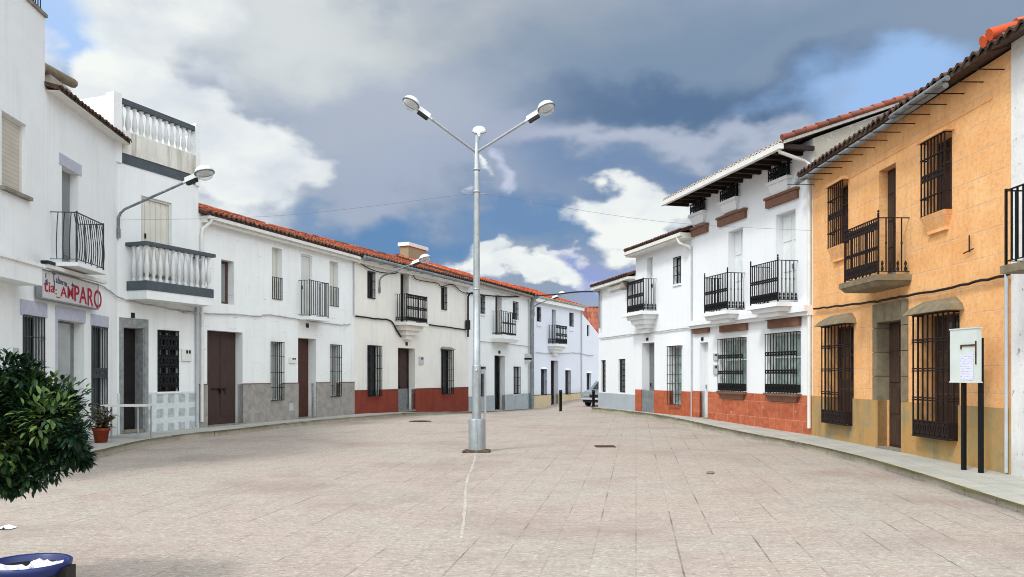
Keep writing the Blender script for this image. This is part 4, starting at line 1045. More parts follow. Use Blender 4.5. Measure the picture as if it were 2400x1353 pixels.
h = R2
ze = eave(h, [(1568, 457), (1843.6, 331)], 1.0)
zw = h.px(1623, 468)[1]; print('R2 wall top', zw, h.px(1900, 364)[1])
vents = []
for (u0, u1, vt, vb) in ((1621.5, 1659, 481, 506), (1692, 1737, 450, 477), (1805.5, 1859, 401, 431)):
    x0, x1, z0, z1 = h.rect(u0 + 3, vt, vb, u1 - 2)
    w_, _ = window(h, 0, 0, 0, 0, rect=(x0 + .12, x1 - .12, z0, z1 + .22), reveal=.16, pane='glass', frame='frame_white', mull=1, grille=dict(p=.12, n=9, ext=.1, zr=(0, .6), bands=((.3, .7),), r=.013), name='vent_window')
    b = MB(); b.box(x0 - .02, x1 + .02, -.2, .02, z0 - .1, z0 - .003); b.frustum((x0 + .12, x1 - .12, -.08, .02, z0 - .38), (x0 + .03, x1 - .03, -.15, .02, z0 - .102)); b.build('sill', M['white_bright'], w_)
for (u0, u1, vt, vb) in ((1625, 1661, 541, 556), (1687, 1751, 517, 533), (1800.4, 1873, 472, 490), (1628.5, 1664, 772, 783), (1692, 1754, 764, 780), (1805.5, 1878.5, 752, 771)):
    x0, x1, z0, z1 = h.rect(u0, vt, vb, u1); b = MB(); b.box(x0, x1, -.10, .01, z0, z1); b.box(x0 - .04, x1 + .04, -.14, .01, z1 + .001, z1 + .07); b.build('brick_lintel', M['brown_tile'], h.root)
door(h, 1707, 544, 728, 1741, reveal=.24, leaf='door_white', panels=(2, 3), handle='galv_dull')
door(h, 1818, 504.7, 716, 1864.5, reveal=.24, leaf='door_white', panels=(2, 3), handle='galv_dull')
door(h, 1640, 803.5, 985, 1660, reveal=.22, leaf='door_white', panels=(1, 3), floor=.26, handle='galv_dull')
for (u0, u1, vt, vb) in ((1690, 1750, 796, 917), (1801.5, 1877, 784, 921)):
    w_, r = window(h, u0, vt, vb, u1, reveal=.2, pane='glass_green', frame='frame_white', mull=1, trans=(.6,), grille=dict(p=.12, n=12, horiz=(), bands=((.33, .39), (.63, .69)), solid=(.02, .15), r=.0095))
    b = MB(); b.box(r[0] - .04, r[1] + .04, -.16, .02, r[2] - .07, r[2] - .002); b.frustum((r[0] + .12, r[1] - .12, -.06, .02, r[2] - .24), (r[0] + .02, r[1] - .02, -.13, .02, r[2] - .072)); b.build('sill', M['brown_tile'], w_)
kw = dict(n=15, ns=5, slab='white_bright', slab_t=.12, rail='iron', r=.0105, bands=((.48, .56),), foot=.2, over=.1, knobs=True, steps=((.0, .12, 1.0), (.16, .12, .8)))
_, rb = balcony(h, 1651.6, 1705, 652, 735, .6, **kw)
balcony(h, 1759.4, 1823, 625.5, 718, .62, **kw)
zc = rb[2]; b = MB(); b.box(.0, h.L, -.26, .012, zc - .30, zc - .13); b.box(.0, h.L, -.16, .012, zc - .40, zc - .302); b.build('string_cornice', M['white_bright'], h.root)
dado(h, h.px(1627, 917)[1], h.px(1903, 927)[1], M['orange_dado'])
zwall = ze + .16
finish_wall(h, zwall, 9, M['white_bright'], gable=1.75, ridge=4.5)
roof(h, -.42, h.L + .14, ze, 1.0, 2.0, 4.5, M['roof_dark'], seed=29, end='tile_end_white', amp=.05)
b = MB(); b.box(-.42, h.L + .1, -1.06, -.94, ze - .20, ze - .06); b.build('eaves_gutter', M['pvc_white'], h.root)
b = MB(); b.box(-.4, h.L + .08, -.93, -.004, ze - .085, ze - .06)
n = 15
for i in range(n):
    x = -.34 + (h.L + .38) * i / (n - 1); b.box(x - .05, x + .05, -.93, -.004, ze - .18, ze - .0855)
b.build('timber_soffit', M['wood_soffit'], h.root)
b = MB(); b.quad((h.L + .015, 0, 5.0), (h.L + .015, 9, 5.0), (h.L + .015, 9, zwall), (h.L + .015, 0, zwall)); b.add([(h.L + .015, 0, zwall), (h.L + .015, 9, zwall), (h.L + .015, 4.5, zwall + 1.7)], [(0, 1, 2)]); b.build('gable_render', M['cement'], h.root)
b = MB(); rnd = random.Random(4); vr = []
for i in range(16):
    t0, t1 = i / 16, (i + 1.12) / 16; n0 = len(b.f)
    b.tube([(h.L + .12, -1.0 + 5.5 * t0, ze + .06 + 2 * t0 + .02), (h.L + .12, -1.0 + 5.5 * min(1, t1), ze + .06 + 2 * min(1, t1))], [.09, .07], 8)
    vr += [rnd.random()] * (len(b.f) - n0)
b.attr = vr; b.build('verge_tiles', M['roof_dark'], h.root)
pipe(h, [(h.L - .05, -1.0, ze - .16), (h.L - .02, -.98, ze - .26), (h.L - .12, -.2, ze - .42), (h.L - .08, -.08, ze - .5), (h.L - .06, -.07, ze - .8), (h.L - .06, -.07, .3)], .05, 'pvc_white')
plate(h, 1674, 829, 845, 1685, 'pvc_grey', 'meter_box', .05, 'frame_dark')
plate(h, 1674, 855, 878, 1685, 'pvc_grey', 'meter_box', .05, 'frame_dark')
plate(h, 1644, 791, 799, 1649, 'black', 'number_plate', .02)

# --- ochre house
h = RO
ze = eave(h, [(1876, 392), (2309, 146)], .42)
gk = dict(horiz=(.25, .5, .75), r=.012)
for (u0, u1, vt, vb) in ((1952.6, 1988, 441, 584), (2174, 2231, 338, 511)):
    w_, r = window(h, u0, vt, vb, u1, reveal=.24, pane='glass', frame='frame_brown', mull=1, trans=(.7,), grille=dict(p=.13, n=8, horiz=(.24, .76), bands=((.46, .54),), r=.012), gmat='iron_brown', halfpane=('door_brown', 0, .55, 'shutter'))
    b = MB(); b.box(r[0] - .1, r[1] + .1, -.18, .01, r[3] + .001, r[3] + .07); b.build('hood', M['ochre'], w_); b = MB(); b.frustum((r[0] + .1, r[1] - .1, -.05, .02, r[2] - .3), (r[0] - .02, r[1] + .02, -.16, .02, r[2] - .003)); b.box(r[0] + .1, r[1] - .1, -.07, .01, r[2] - .36, r[2] - .299); b.build('sill', M['ochre'], w_)
door(h, 2059.5, 402, 650, 2099.5, reveal=.2, leaf='door_worn', panels=(2, 4), handle='iron_brown')
for (u0, u1, vt, vb) in ((1944, 2001, 768, 989), (2163, 2249, 742, 1020)):
    w_, r = window(h, u0, vt, vb, u1, reveal=.26, pane='glass', frame='frame_brown', mull=1, trans=(.35, .7), grille=dict(p=.2, n=8, horiz=(.3, .32, .54, .56, .78, .8), solid=(.01, .13), r=.0125), gmat='iron_brown', canopy=('stone_grey', .34, .28, .16), halfpane=('door_worn', 0, .45, 'shutter'))
    g = [c for c in w_.children if c.name.startswith('grille')][0]
    k = MB()
    for t in (.31, .55, .79):
        for i in range(8): k.lathe([(.008, -.05), (.024, -.03), (.012, 0), (.024, .03), (.008, .05)], r[0] + .012 + (r[1] - r[0] - .024) * i / 7, -.2, r[2] + (r[3] - r[2]) * t, 6)
    k.build('grille_knot', M['iron_brown'], w_)
dd, r = door(h, 2058, 757, 1050, 2115, reveal=.25, leaf='door_worn', panels=(2, 4), floor=.14, handle='iron_brown')
zd = h.px(1912, 931)[1]; zd2 = h.px(2360, 953)[1]; print('RO dado', zd, zd2); zd = (zd + zd2) / 2
b = MB(); w0, w1 = r[0] - .2, r[1] + .25; zt = r[3] + .42
hb = (zt - zd) / 4
for i in range(4):
    for (a, c) in ((w0, r[0] - .002), (r[1] + .002, w1)): b.box(a, c, -.035, .5, zd + .002 + i * hb, zd + (i + 1) * hb - .012)
k5 = (r[1] - r[0]) / 3
for i in range(3): b.box(r[0] + i * k5 + .006, r[0] + (i + 1) * k5 - .006, -.04, .5, r[3] + .001, zt - .012)
for i in range(2): pass
b.build('stone_surround', M['stone_grey'], h.root)
h.holes.append((w0 + .01, r[0], zd, zt - .02)); h.holes.append((r[1], w1 - .01, zd, zt - .02)); h.holes.append((r[0], r[1], r[3], zt - .02))
dado(h, zd, zd, M['sand'], th=.03)
finish_wall(h, ze + .02, 9, M['ochre'], gable=1.2, ridge=4.5)
roof(h, -.1, h.L, ze + .05, .42, 1.25, 4.5, M['roof_old'], seed=31, amp=.075, tw=.24)
b = MB(); b.tube([(-.05, -.42, ze - .17), (h.L * .55, -.42, ze - .18), (h.L - 1.2, -.42, ze - .14)], .06, 8); b.tube([(h.L - 3.0, -.53, ze - .14), (h.L - .9, -.55, ze - .12)], .05, 8); b.build('gutter', M['galv_dull'], h.root)
b = MB(); b.box(-.008, .008, -.72, .02, -.008, .008); b0 = b.build('gutter_bracket', M['iron'], h.root); b0.location = (.1, 0, ze - .24)
for i in range(1, 15): o = b0.copy(); COL.objects.link(o); o.parent = h.root; o.location = (.1 + i * .58, 0, ze - .24)
b = MB(); b.box(.25, h.L - .5, -.012, .01, ze - .62, ze - .59); b.build('plaster_ledge', M['ochre'], h.root)
_, rb = balcony(h, 1980.5, 2058.5, 543, 665, .64, n=17, ns=4, slab='stone_grey', slab_t=.12, rail='iron_brown', r=.0105, bands=((.80, .93), (.42, .47)), foot=.22, over=.1, slab_round=True, knobs=True)
plate(h, 2081, 738, 750, 2090, 'frame_brown', 'number_plate', .02)
pipe(h, [(h.L - .02, -.07, 3.4), (h.L - .02, -.07, 2.0), (h.L - .02, -.07, .12)], .03, 'pvc_grey', 'conduit')
b = MB(); x, z = h.px(2273, 578, .03); b.tube([(x, -.04, z + .2), (x, -.04, z - .1)], .012, 5); b.tube([(x - .16, -.05, z - .1), (x + .14, -.05, z - .06)], .012, 5); b.build('iron_hook', M['iron_brown'], h.root)
b = MB(); b.box(3.4, 4.0, 4.2, 4.8, ze + 1, ze + 2.3); b.build('chimney', M['brown_tile'], h.root)

# --- white house at the right edge
h = R0
x0, x1, z0, z1 = 1.1, 2.1, 3.3, 5.6
window(h, 0, 0, 0, 0, rect=(x0, x1, z0, z1), reveal=.2, pane='glass', frame='frame_brown')
window(h, 0, 0, 0, 0, rect=(4.6, 5.7, .9, 2.6), reveal=.2, pane='glass', frame='frame_brown', grille=dict(p=.1, n=8, horiz=(.3, .6), r=.011))
zb = RO.px(2362, 622, .62)[1]; zt = RO.px(2362, 446, .62)[1]; xb = RO.px(2358, 500, .62)[0] - RO.L
balcony(h, 0, 0, 0, 0, .62, rect=(xb, xb + 2.6, zb, zt), n=20, ns=4, slab='stone_grey', slab_t=.12, rail='iron', r=.012)
finish_wall(h, ze + .12, 9, M['rough_white'], gable=1.3, ridge=4.5)
roof(h, 0.02, h.L, ze + .06, .42, 1.9, 4.5, M['roof_old'], seed=37, amp=.075, tw=.24)
b = MB(); vr = []; rnd = random.Random(9)
for i in range(11):
    t0, t1 = i / 11, (i + 1.14) / 11
    for dx, dz in ((-.02, -.06), (.16, -.02)):
        n0 = len(b.f); b.tube([(dx, -.46 + 4.9 * t0, ze + .18 + dz + 1.9 * t0 + .03), (dx, -.46 + 4.9 * min(1, t1), ze + .18 + dz + 1.9 * min(1, t1))], [.10, .08], 8); vr += [rnd.random()] * (len(b.f) - n0)
b.attr = vr; b.build('verge_tiles', M['roof_bright'], h.root)

# ---------------------------------------------------------------- pavements and kerbs
def pave_mat():
    t = NT('cement_pavement'); n = t.noise(1.2, 6, 0.65); g = t.noise(40, 4, 0.7)
    br = t.new('ShaderNodeTexBrick'); t.l.new(t.mapping((1, 1, 1), (0, 0, R(5))), br.inputs['Vector']); br.inputs['Scale'].default_value = 1
    br.inputs['Brick Width'].default_value = .4; br.inputs['Row Height'].default_value = .4; br.inputs['Mortar Size'].default_value = .007; br.offset = 0
    c = t.ramp(n, [(0.3, C(162, 162, 154)), (0.7, C(186, 184, 176))])
    c = t.mix(t.math('MULTIPLY', t.ramp(g, [(0.55, BW(0)), (0.7, BW(1))]), .4), c, C(110, 106, 98))
    c = t.mix(t.math('MULTIPLY', br.outputs['Fac'], .5), c, C(104, 100, 92))
    t.bump(t.math('SUBTRACT', g, br.outputs['Fac']), .4, .01); return t.out(c, .9, 0, .2)
PAVE = pave_mat()
def kerb_mat():
    t = NT('worn_kerb_stone'); n = t.noise(2.5, 6, 0.65); g = t.noise(26, 4, 0.7)
    c = t.ramp(n, [(0.3, C(164, 158, 142)), (0.5, C(182, 176, 160)), (0.7, C(154, 150, 126))])
    c = t.mix(t.math('MULTIPLY', t.ramp(g, [(0.54, BW(0)), (0.7, BW(1))]), .4), c, C(96, 90, 76))
    t.bump(g, .6, .02); return t.out(c, .9, 0, .2)
KERB = kerb_mat()
def resample(P, step):
    out = [P[0]]
    for a, b in zip(P, P[1:]):
        n = max(1, int((b - a).length / step))
        for k in range(1, n + 1): out.append(a.lerp(b, k / n))
    return out
def smooth(P, it=2):
    for _ in range(it):
        Q = [P[0]]
        for a, b in zip(P, P[1:]): Q += [a.lerp(b, .25), a.lerp(b, .75)]
        Q.append(P[-1]); P = Q
    return P
def pavement(name, kerb_pts, wall_pts, zt, side, green):
    K = resample(smooth([Vector((x, y, 0)) for x, y in kerb_pts]), .5)
    W = resample([Vector((x, y, 0)) for x, y in wall_pts], .5)
    n = 90
    def samp(P, t):
        L = [0]
        for a, b in zip(P, P[1:]): L.append(L[-1] + (b - a).length)
        d = t * L[-1]
        for i in range(len(P) - 1):
            if L[i + 1] >= d: return P[i].lerp(P[i + 1], (d - L[i]) / max(1e-6, L[i + 1] - L[i]))
        return P[-1]
    mb = MB()
    for i in range(n + 1):
        a = samp(K, i / n); b = samp(W, i / n)
        for k in range(5):
            p = a.lerp(b, k / 4); mb.v.append((p.x, p.y, zt(p.x, p.y)))
    for i in range(n):
        for k in range(4):
            mb.f.append([i * 5 + k, i * 5 + k + 1, i * 5 + 6 + k, i * 5 + 5 + k] if side > 0 else [i * 5 + k, i * 5 + 5 + k, i * 5 + 6 + k, i * 5 + k + 1]); mb.mi.append(0); mb.sm.append(True)
    tag(mb.build(name, PAVE), kind='structure')
    # kerb stones along the edge
    kb = MB(); rnd = random.Random(3); S = resample(K, .85)
    for a, b in zip(S, S[1:]):
        d = (b - a).normalized(); nrm = Vector((-d.y, d.x, 0)) * side; a2 = a + d * .006; b2 = b - d * .006
        j = rnd.uniform(-.012, .012); q = rnd.uniform(-.01, .01)
        pts = [a2 + nrm * (-.05 + q), b2 + nrm * (-.05 + q), b2 + nrm * .13, a2 + nrm * .13]
        vs = []
        for p in pts: vs.append((p.x, p.y, ground_z(p.x, p.y) - .1))
        for p in pts[:2]: vs.append((p.x + nrm.x * .0, p.y, zt(p.x, p.y) - .02 + j))
        for p in pts[:2]: vs.append((p.x + nrm.x * .03, p.y + nrm.y * .03, zt(p.x, p.y) + .008 + j))
        for p in pts[2:]: vs.append((p.x, p.y, zt(p.x, p.y) + .008 + j))
        f = [(0, 1, 5, 4), (4, 5, 7, 6), (6, 7, 8, 9), (1, 2, 8, 7, 5), (0, 4, 6, 9, 3), (2, 3, 9, 8)]
        kb.add(vs, f if side > 0 else [x[::-1] for x in f])
    tag(kb.build('kerb', KERB), kind='structure')
    ms = MB(); m_ = len(S)
    for i, a in enumerate(S):
        d = (S[min(i + 1, m_ - 1)] - S[max(i - 1, 0)]).normalized(); nrm = Vector((-d.y, d.x, 0)) * side; w = .05 + rnd.uniform(0, .05)
        for o in (.10, .12 + w): p = a + nrm * o; ms.v.append((p.x, p.y, zt(p.x, p.y) + .028))
    for i in range(m_ - 1):
        ms.f.append([i * 2, i * 2 + 1, i * 2 + 3, i * 2 + 2] if side < 0 else [i * 2, i * 2 + 2, i * 2 + 3, i * 2 + 1]); ms.mi.append(0); ms.sm.append(True)
    tag(ms.build('mossy_joint', MOSS), kind='structure')
    # gutter line: a low strip of worn cement at the foot of the kerb
    gt = MB(); m_ = len(S)
    for i, a in enumerate(S):
        d = (S[min(i + 1, m_ - 1)] - S[max(i - 1, 0)]).normalized(); nrm = Vector((-d.y, d.x, 0)) * side
        w = .26 + rnd.uniform(-.05, .05)
        for o, z in ((-.02, .012), (-w, .006)): p = a + nrm * o; gt.v.append((p.x, p.y, ground_z(p.x, p.y) + z))
    for i in range(m_ - 1):
        gt.f.append([i * 2, i * 2 + 1, i * 2 + 3, i * 2 + 2] if side < 0 else [i * 2, i * 2 + 2, i * 2 + 3, i * 2 + 1]); gt.mi.append(0); gt.sm.append(True)
    tag(gt.build('road_gutter', green), kind='structure')
def dirt_strip(name, a, b):
    t = NT(name); n = t.noise(1.4, 6, 0.7); c = t.ramp(n, [(0.35, a), (0.65, b)])
    c = t.mix(t.math('MULTIPLY', t.ramp(t.noise(24, 4, .7), [(0.5, BW(0)), (0.65, BW(1))]), .5), c, C(96, 90, 76))
    t.bump(t.noise(40, 4), .5, .01); return t.out(c, .95, 0, .1)
GUT = dirt_strip('dirty_gutter_cement', C(140, 132, 118), C(158, 146, 132))
MOSS = dirt_strip('mossy_joint_dirt', C(78, 76, 48), C(104, 100, 58))
fadeL = lambda x, y: ground_z(x, y) + .12 - .10 * smooth01(36, 43, y)
wl = [(A.P0 - A.d * 9 - A.n * .4)] + [q.P0 - q.n * .3 for q in (A, B, L1, L2)] + [L2.P1 - L2.n * .3, L3.P1 - L3.n * .2]
pavement('pavement', [(-6.9, 6.5), (-8.35, 12.5), (-8.8, 17.2), (-9.15, 19.6), (-8.9, 22.2), (-8.3, 23.4), (-7.55, 27.2), (-5.6, 31.9), (-2.1, 40.2), (1.2, 50.6)], [(p.x, p.y) for p in wl], fadeL, -1, GUT)
fadeR = lambda x, y: .12 - .05 * smooth01(9, 18, 27 - y) + .14 * smooth01(21, 29, y) - .05 * smooth01(34, 39, y)
wr = [R0.P1 - R0.n * .3, R0.P0 - R0.n * .3, R2.P1 - R2.n * .3, R2.P0 - R2.n * .3, R4.P0 - R4.n * .3 + Vector((0, .4, 0)), R4.P0 + Vector((5, 2, 0))]
pavement('pavement', [(6.1, 5.5), (6.5, 10.4), (6.85, 13.7), (6.97, 16.9), (6.75, 20.9), (6.0, 25.4), (5.25, 30.8), (4.2, 35.4), (3.75, 37.4), (4.0, 38.4), (5.0, 38.9), (9, 39.8)], [(p.x, p.y) for p in wr], fadeR, 1, dirt_strip('mossy_gutter_cement', C(150, 142, 116), C(166, 154, 136)))

# the pale mended seam from the lamp post towards the viewer, manhole cover, drain grate, loose stone
LP = at(1117, 18.2)
mb = MB(); rnd = random.Random(2); pts = []
for i in range(26):
    t = i / 25; y = 17.75 - t * 9.2; u = 1114 - 34 * t + 2.5 * math.sin(t * 9) + rnd.uniform(-1.5, 1.5); p = at(u, y); w = .008 + .026 * rnd.random() * (1 - t * .5)
    mb.v += [(p.x - w, p.y, .004), (p.x + w, p.y, .004)]
for i in range(25): mb.f.append([i * 2, i * 2 + 1, i * 2 + 3, i * 2 + 2]); mb.mi.append(0); mb.sm.append(False)
def seam():
    t = NT('pale_cement_seam'); n = t.noise(9, 5, .7); c = t.ramp(n, [(0.4, C(168, 158, 148)), (0.6, C(192, 186, 177))]); return t.out(c, .9, 0, .2)
tag(mb.build('cement_seam', seam()), kind='structure')
def manhole(u, v, r, name, label):
    y = EYE * FPX / (v - HY); p = at(u, y); mb = MB(); mb.lathe([(0, .012), (r * .9, .012), (r * .9, .004), (r * .94, .004), (r * .94, .014), (r, .014), (r, -.02)], p.x, p.y, ground_z(p.x, p.y), 28, False)
    for i in range(-3, 4): mb.box(p.x - r * .6, p.x + r * .6, p.y + i * r * .22 - .012, p.y + i * r * .22 + .012, .0125 + ground_z(p.x, p.y), .018 + ground_z(p.x, p.y))
    tag(mb.build(name, M['rust']), label, 'manhole cover')
manhole(985, 988, .42, 'manhole_cover', 'round iron manhole cover in the paving left of the lamp post')
y = EYE * FPX / (1047 - HY); p = at(1418, y); mb = MB()
mb.box(p.x - .24, p.x + .24, p.y - .24, p.y - .2, -.02, .012); mb.box(p.x - .24, p.x + .24, p.y + .2, p.y + .24, -.02, .012); mb.box(p.x - .24, p.x - .2, p.y - .2, p.y + .2, -.02, .012); mb.box(p.x + .2, p.x + .24, p.y - .2, p.y + .2, -.02, .012)
for i in range(8): mb.box(p.x - .19 + i * .05, p.x - .165 + i * .05, p.y - .2, p.y + .2, -.01, .009)
mb.box(p.x - .2, p.x + .2, p.y - .2, p.y + .2, -.03, .004)
tag(mb.build('drain_grate', M['rust']), 'small square drain grate set in the paving right of the lamp post', 'drain grate')
y = EYE * FPX / (1111 - HY); p = at(1665, y); mb = MB(); mb.lathe([(0, -.01), (.06, 0), (.075, .02), (.05, .045), (0, .055)], p.x, p.y, 0, 7, False); tag(mb.build('loose_stone', M['stone_grey']), 'small loose stone lying alone on the paving at right', 'stone')

# ---------------------------------------------------------------- lamps
def frame_from(p, d):
    d = d.normalized(); s = d.cross(Vector((0, 0, 1))).normalized(); u = s.cross(d).normalized()
    m = Matrix((( d.x, -s.x, u.x, p.x), (d.y, -s.y, u.y, p.y), (d.z, -s.z, u.z, p.z), (0, 0, 0, 1))); return m
def clear_glass():
    t = NT('clear_lamp_bowl'); tr = t.new('ShaderNodeBsdfTransparent'); tr.inputs[0].default_value = (.93, .95, .95, 1)
    mx = t.new('ShaderNodeMixShader'); lw = t.new('ShaderNodeLayerWeight'); lw.inputs['Blend'].default_value = .35
    t.l.new(t.math('ADD', t.math('MULTIPLY', lw.outputs['Facing'], .55), .12), mx.inputs[0]); t.l.new(tr.outputs[0], mx.inputs[1]); t.l.new(t.b.outputs[0], mx.inputs[2])
    t.l.new(mx.outputs[0], t.n['Material Output'].inputs[0])
    return t.out((.85, .87, .88, 1), .08, 0, .8)
M['bowl'] = clear_glass()
def lamp_head(parent, p, d, k=1.0, inv=None):
    """street lamp head: gear box, round reflector dish and a clear bowl under it; p is the arm end, d the arm direction"""
    m = frame_from(p, d)
    if inv is not None: m = inv @ m
    def xf(mb): mb.v = [tuple(m @ (Vector(q) * k)) for q in mb.v]; return mb
    g = MB(); g.tube([(-.05, 0, 0), (.06, 0, .01)], .04, 8); g.frustum((.02, .44, -.055, .055, -.03), (.04, .44, -.05, .05, .09)); hd = xf(g).build('lamp_head', M['alu'], parent)
    g = MB(); g.box(.05, .36, -.045, .045, -.105, -.031); xf(g).build('gear_cover', M['black'], hd)
    g = MB(); pr = [(.235, 0), (.235, .03), (.215, .085), (.17, .14), (.1, .175), (0, .185)]; g.lathe(pr, .62, 0, 0, 20); g.lathe([(.2, .004), (.15, .08), (.05, .11), (0, .115)], .62, 0, 0, 16); xf(g).build('reflector', M['alu'], hd)
    g = MB(); g.lathe([(.205, -.004), (.242, -.004), (.242, .02), (.234, .024)], .62, 0, 0, 20); xf(g).build('rim', M['galv_dull'], hd)
    g = MB(); g.lathe([(.21, -.006), (.205, -.05), (.17, -.11), (.1, -.15), (0, -.163)], .62, 0, 0, 18); xf(g).build('bowl', M['bowl'], hd)
    return hd
lamp = empty('street_lamp', LP, 0, 'tall galvanised three-armed lamp post standing in the middle of the square', 'street lamp')
mb = MB(); mb.box(-.27, .27, -.24, .24, -.05, .045); mb.box(-.31, -.18, -.26, .18, -.05, .03); mb.box(.14, .31, -.22, .25, -.05, .035)
mb.build('footing', plain('broken_concrete_footing', C(112, 100, 80), .95, 0, .35, 14, .8), lamp)
zj = zof(982, 18.2); z1 = zof(858, 18.2); ztop = zof(352, 18.2); zst = zof(318, 18.2)
mb = MB(); mb.lathe([(.0, zj), (.175, zj), (.182, zj - .02), (.182, .05)], n=20); mb.build('base_sleeve', M['galv'], lamp)
mb = MB(); mb.lathe([(.098, zj - .05), (.096, z1), (.09, z1 + .02), (.085, z1 + .021), (.075, zof(680, 18.2)), (.066, zof(450, 18.2)), (.058, ztop), (.04, ztop + .03), (.036, zst)], n=18)
for v in (450, 398, 678): z = zof(v, 18.2); mb.lathe([(.07, z - .02), (.082, z - .018), (.082, z + .018), (.07, z + .02)], n=18)
mb.build('pole', M['galv'], lamp)
mb = MB(); mb.box(-.03, .03, -.125, -.08, zj - .02, z1 - .12); mb.box(-.022, .022, -.205, -.17, .05, zj - .003); mb.tube([(0, -.12, z1 - .12), (0, -.10, z1 - .08)], .03, 8); mb.build('cable_duct', M['galv'], lamp)
z = zof(455, 18.2); mb = MB(); mb.box(-.2, .2, -.02, .02, z - .015, z + .015); mb.build('cable_bracket', M['galv_dull'], lamp)
za = ztop
for ang, ue, ve in ((210, 1008, 277), (-30, 1235, 283), (90, None, None)):
    g = R(ang); dirh = Vector((math.cos(g), math.sin(g), 0))
    if ue is not None:
        # arm length from where its end shows
        t = 1.0
        for _ in range(40):
            q = LP + dirh * t; t *= abs((ue - 1117) / max(1e-3, abs(CX + FPX * q.x / q.y - 1117)))
        q = LP + dirh * t; zend = zof(ve, q.y)
    else: zend = za + .62; t = 1.1
    a = Vector((dirh.x * .05, dirh.y * .05, za - .03)); e = Vector((dirh.x * t, dirh.y * t, zend))
    mb = MB(); mb.tube([a, a.lerp(e, .5), e], .03, 10); mb.build('arm', M['galv'], lamp)
    print('arm', ang, round(t, 2), round(zend - za, 2))
    lamp_head(lamp, e, (e - a), .82 if ue is not None else .72)
# the cable riser beside the post
cp = at(1136.5, 18.35); cr = empty('cable_riser', cp, 0, 'thin white conduit pipe standing right beside the lamp post', 'conduit pipe')
mb = MB(); mb.tube([(0, 0, 0), (0, 0, zof(868, 18.35))], .03, 8); mb.build('pipe', M['pvc_grey'], cr)
mb = MB(); mb.box(-.19, .03, -.025, .025, zof(876, 18.35), zof(866, 18.35)); mb.build('bracket', M['pvc_grey'], cr)

def wall_lamp(h, u, v, uh, vh, label):
    x, z = h.px(u, v, .06); base = h.world(x, -.06, z); lo, hi = .3, 6.0
    for _ in range(50):
        t = (lo + hi) / 2; p = base + h.n * t; uu = CX + FPX * p.x / p.y
        if uu < uh: lo = t
        else: hi = t
    e = base + h.n * t; e.z = zof(vh, e.y); print('wall lamp', h.root.name, round(t, 2), round(e.z - base.z, 2))
    r = empty('wall_street_lamp', base, 0, label, 'street lamp', 'street lamps on bent arms along the left houses')
    d = e - base; dh = Vector((d.x, d.y, 0)); L = dh.length; dh.normalize(); rise = d.z
    hv = dh * (L - .45) ; 
    s = rise / L
    pts = [Vector((0, 0, -.5)), Vector((0, 0, -.05)), dh * .06 + Vector((0, 0, .06)), dh * .22 + Vector((0, 0, .16)), dh * (L - .5) + Vector((0, 0, rise - .12))]
    mb = MB(); mb.tube(pts, .035, 8); mb.build('arm', M['galv_dull'], r)
    mb = MB(); mb.tube([Vector((0, 0, -.6)), Vector((0, 0, -.35))], .05, 8); mb.build('wall_clamp', M['galv_dull'], r)
    lamp_head(r, pts[-1], pts[-1] - pts[-2], 1.05)
wall_lamp(B, 278, 506, 470, 412, 'street lamp on a long bent arm above the baluster balcony')
wall_lamp(L2, 890, 655, 990, 611, 'street lamp on a bent arm under the red roof left of the iron balcony')
wall_lamp(L4, 1251.5, 720, 1312, 694, 'small street lamp on a bent arm at the corner of the blue house')

# ---------------------------------------------------------------- cables
cable('wall_cable', on_wall(A, [(103, 634), (150, 648), (200, 660), (240, 672), (268, 690)]) + on_wall(B, [(300, 705), (420, 727), (463, 732)], .04), .02, 'cable_white', 'white painted cable bundle running below the tavern balcony', wob=.02)
cable('wall_cable', on_wall(B, [(420, 730), (462, 734)], .06) + on_wall(L1, [(500, 735), (600, 741), (625, 738), (690, 746), (740, 755), (800, 762), (822, 760)], .05), .022, 'cable_white', 'whitewashed cable bundle crossing the front of the garage house', wob=.02, seed=2)
cable('wall_cable', on_wall(L2, [(834, 741), (880, 747), (915, 752), (930, 775), (940, 790)], .06), .035, 'cable', 'black cable bundle sloping down to the left of the black balcony corbel', wob=.01, seed=3)
cable('wall_cable', on_wall(L2, [(999, 760), (1040, 766), (1092, 773)], .06), .035, 'cable', 'black cable bundle right of the black balcony on the red-based house', wob=.01, seed=4)
cable('eaves_cable', on_wall(L2, [(843, 616), (862, 628), (890, 638), (925, 641), (937, 636), (963, 640), (975, 654), (1000, 660), (1025, 664), (1035, 672), (1060, 667), (1080, 683), (1096, 688)], .1), .022, 'cable', 'drooping black cable under the gutter of the red-based house', seed=5)
cable('wall_cable', on_wall(L3, [(1126, 801), (1170, 803), (1205, 808), (1240, 812)], .06), .022, 'cable_white', 'grey cable crossing the house behind the lamp post', wob=.02, seed=6)
cable('wall_cable', on_wall(L4, [(1256, 826), (1300, 829), (1340, 827), (1362, 829)], .06) + on_wall(L5, [(1375, 832), (1392, 834)], .05), .022, 'cable_white', 'pale cable crossing the blue house below its balcony', wob=.02, seed=7)
cable('wall_cable', on_wall(R4, [(1405, 793), (1440, 789), (1475, 784)], .05) + on_wall(R3, [(1495, 783), (1545, 777), (1600, 770), (1620, 771)], .05), .022, 'cable_white', 'grey cable running below the corbelled balcony', wob=.015, seed=8)
cable('wall_cable', on_wall(RO, [(1907, 724), (1960, 718), (2040, 708), (2060, 706), (2120, 694), (2200, 680), (2300, 658), (2366, 642)], .07), .026, 'cable', 'thick black cable crossing the ochre house above its door', wob=.012, seed=9)
e1 = on_wall(L2, [(1094, 687)], .1)[0]; e2 = on_wall(R4, [(1404, 684)], .1)[0]
m0 = on_wall(L3, [(1247, 694)], .25)[0]
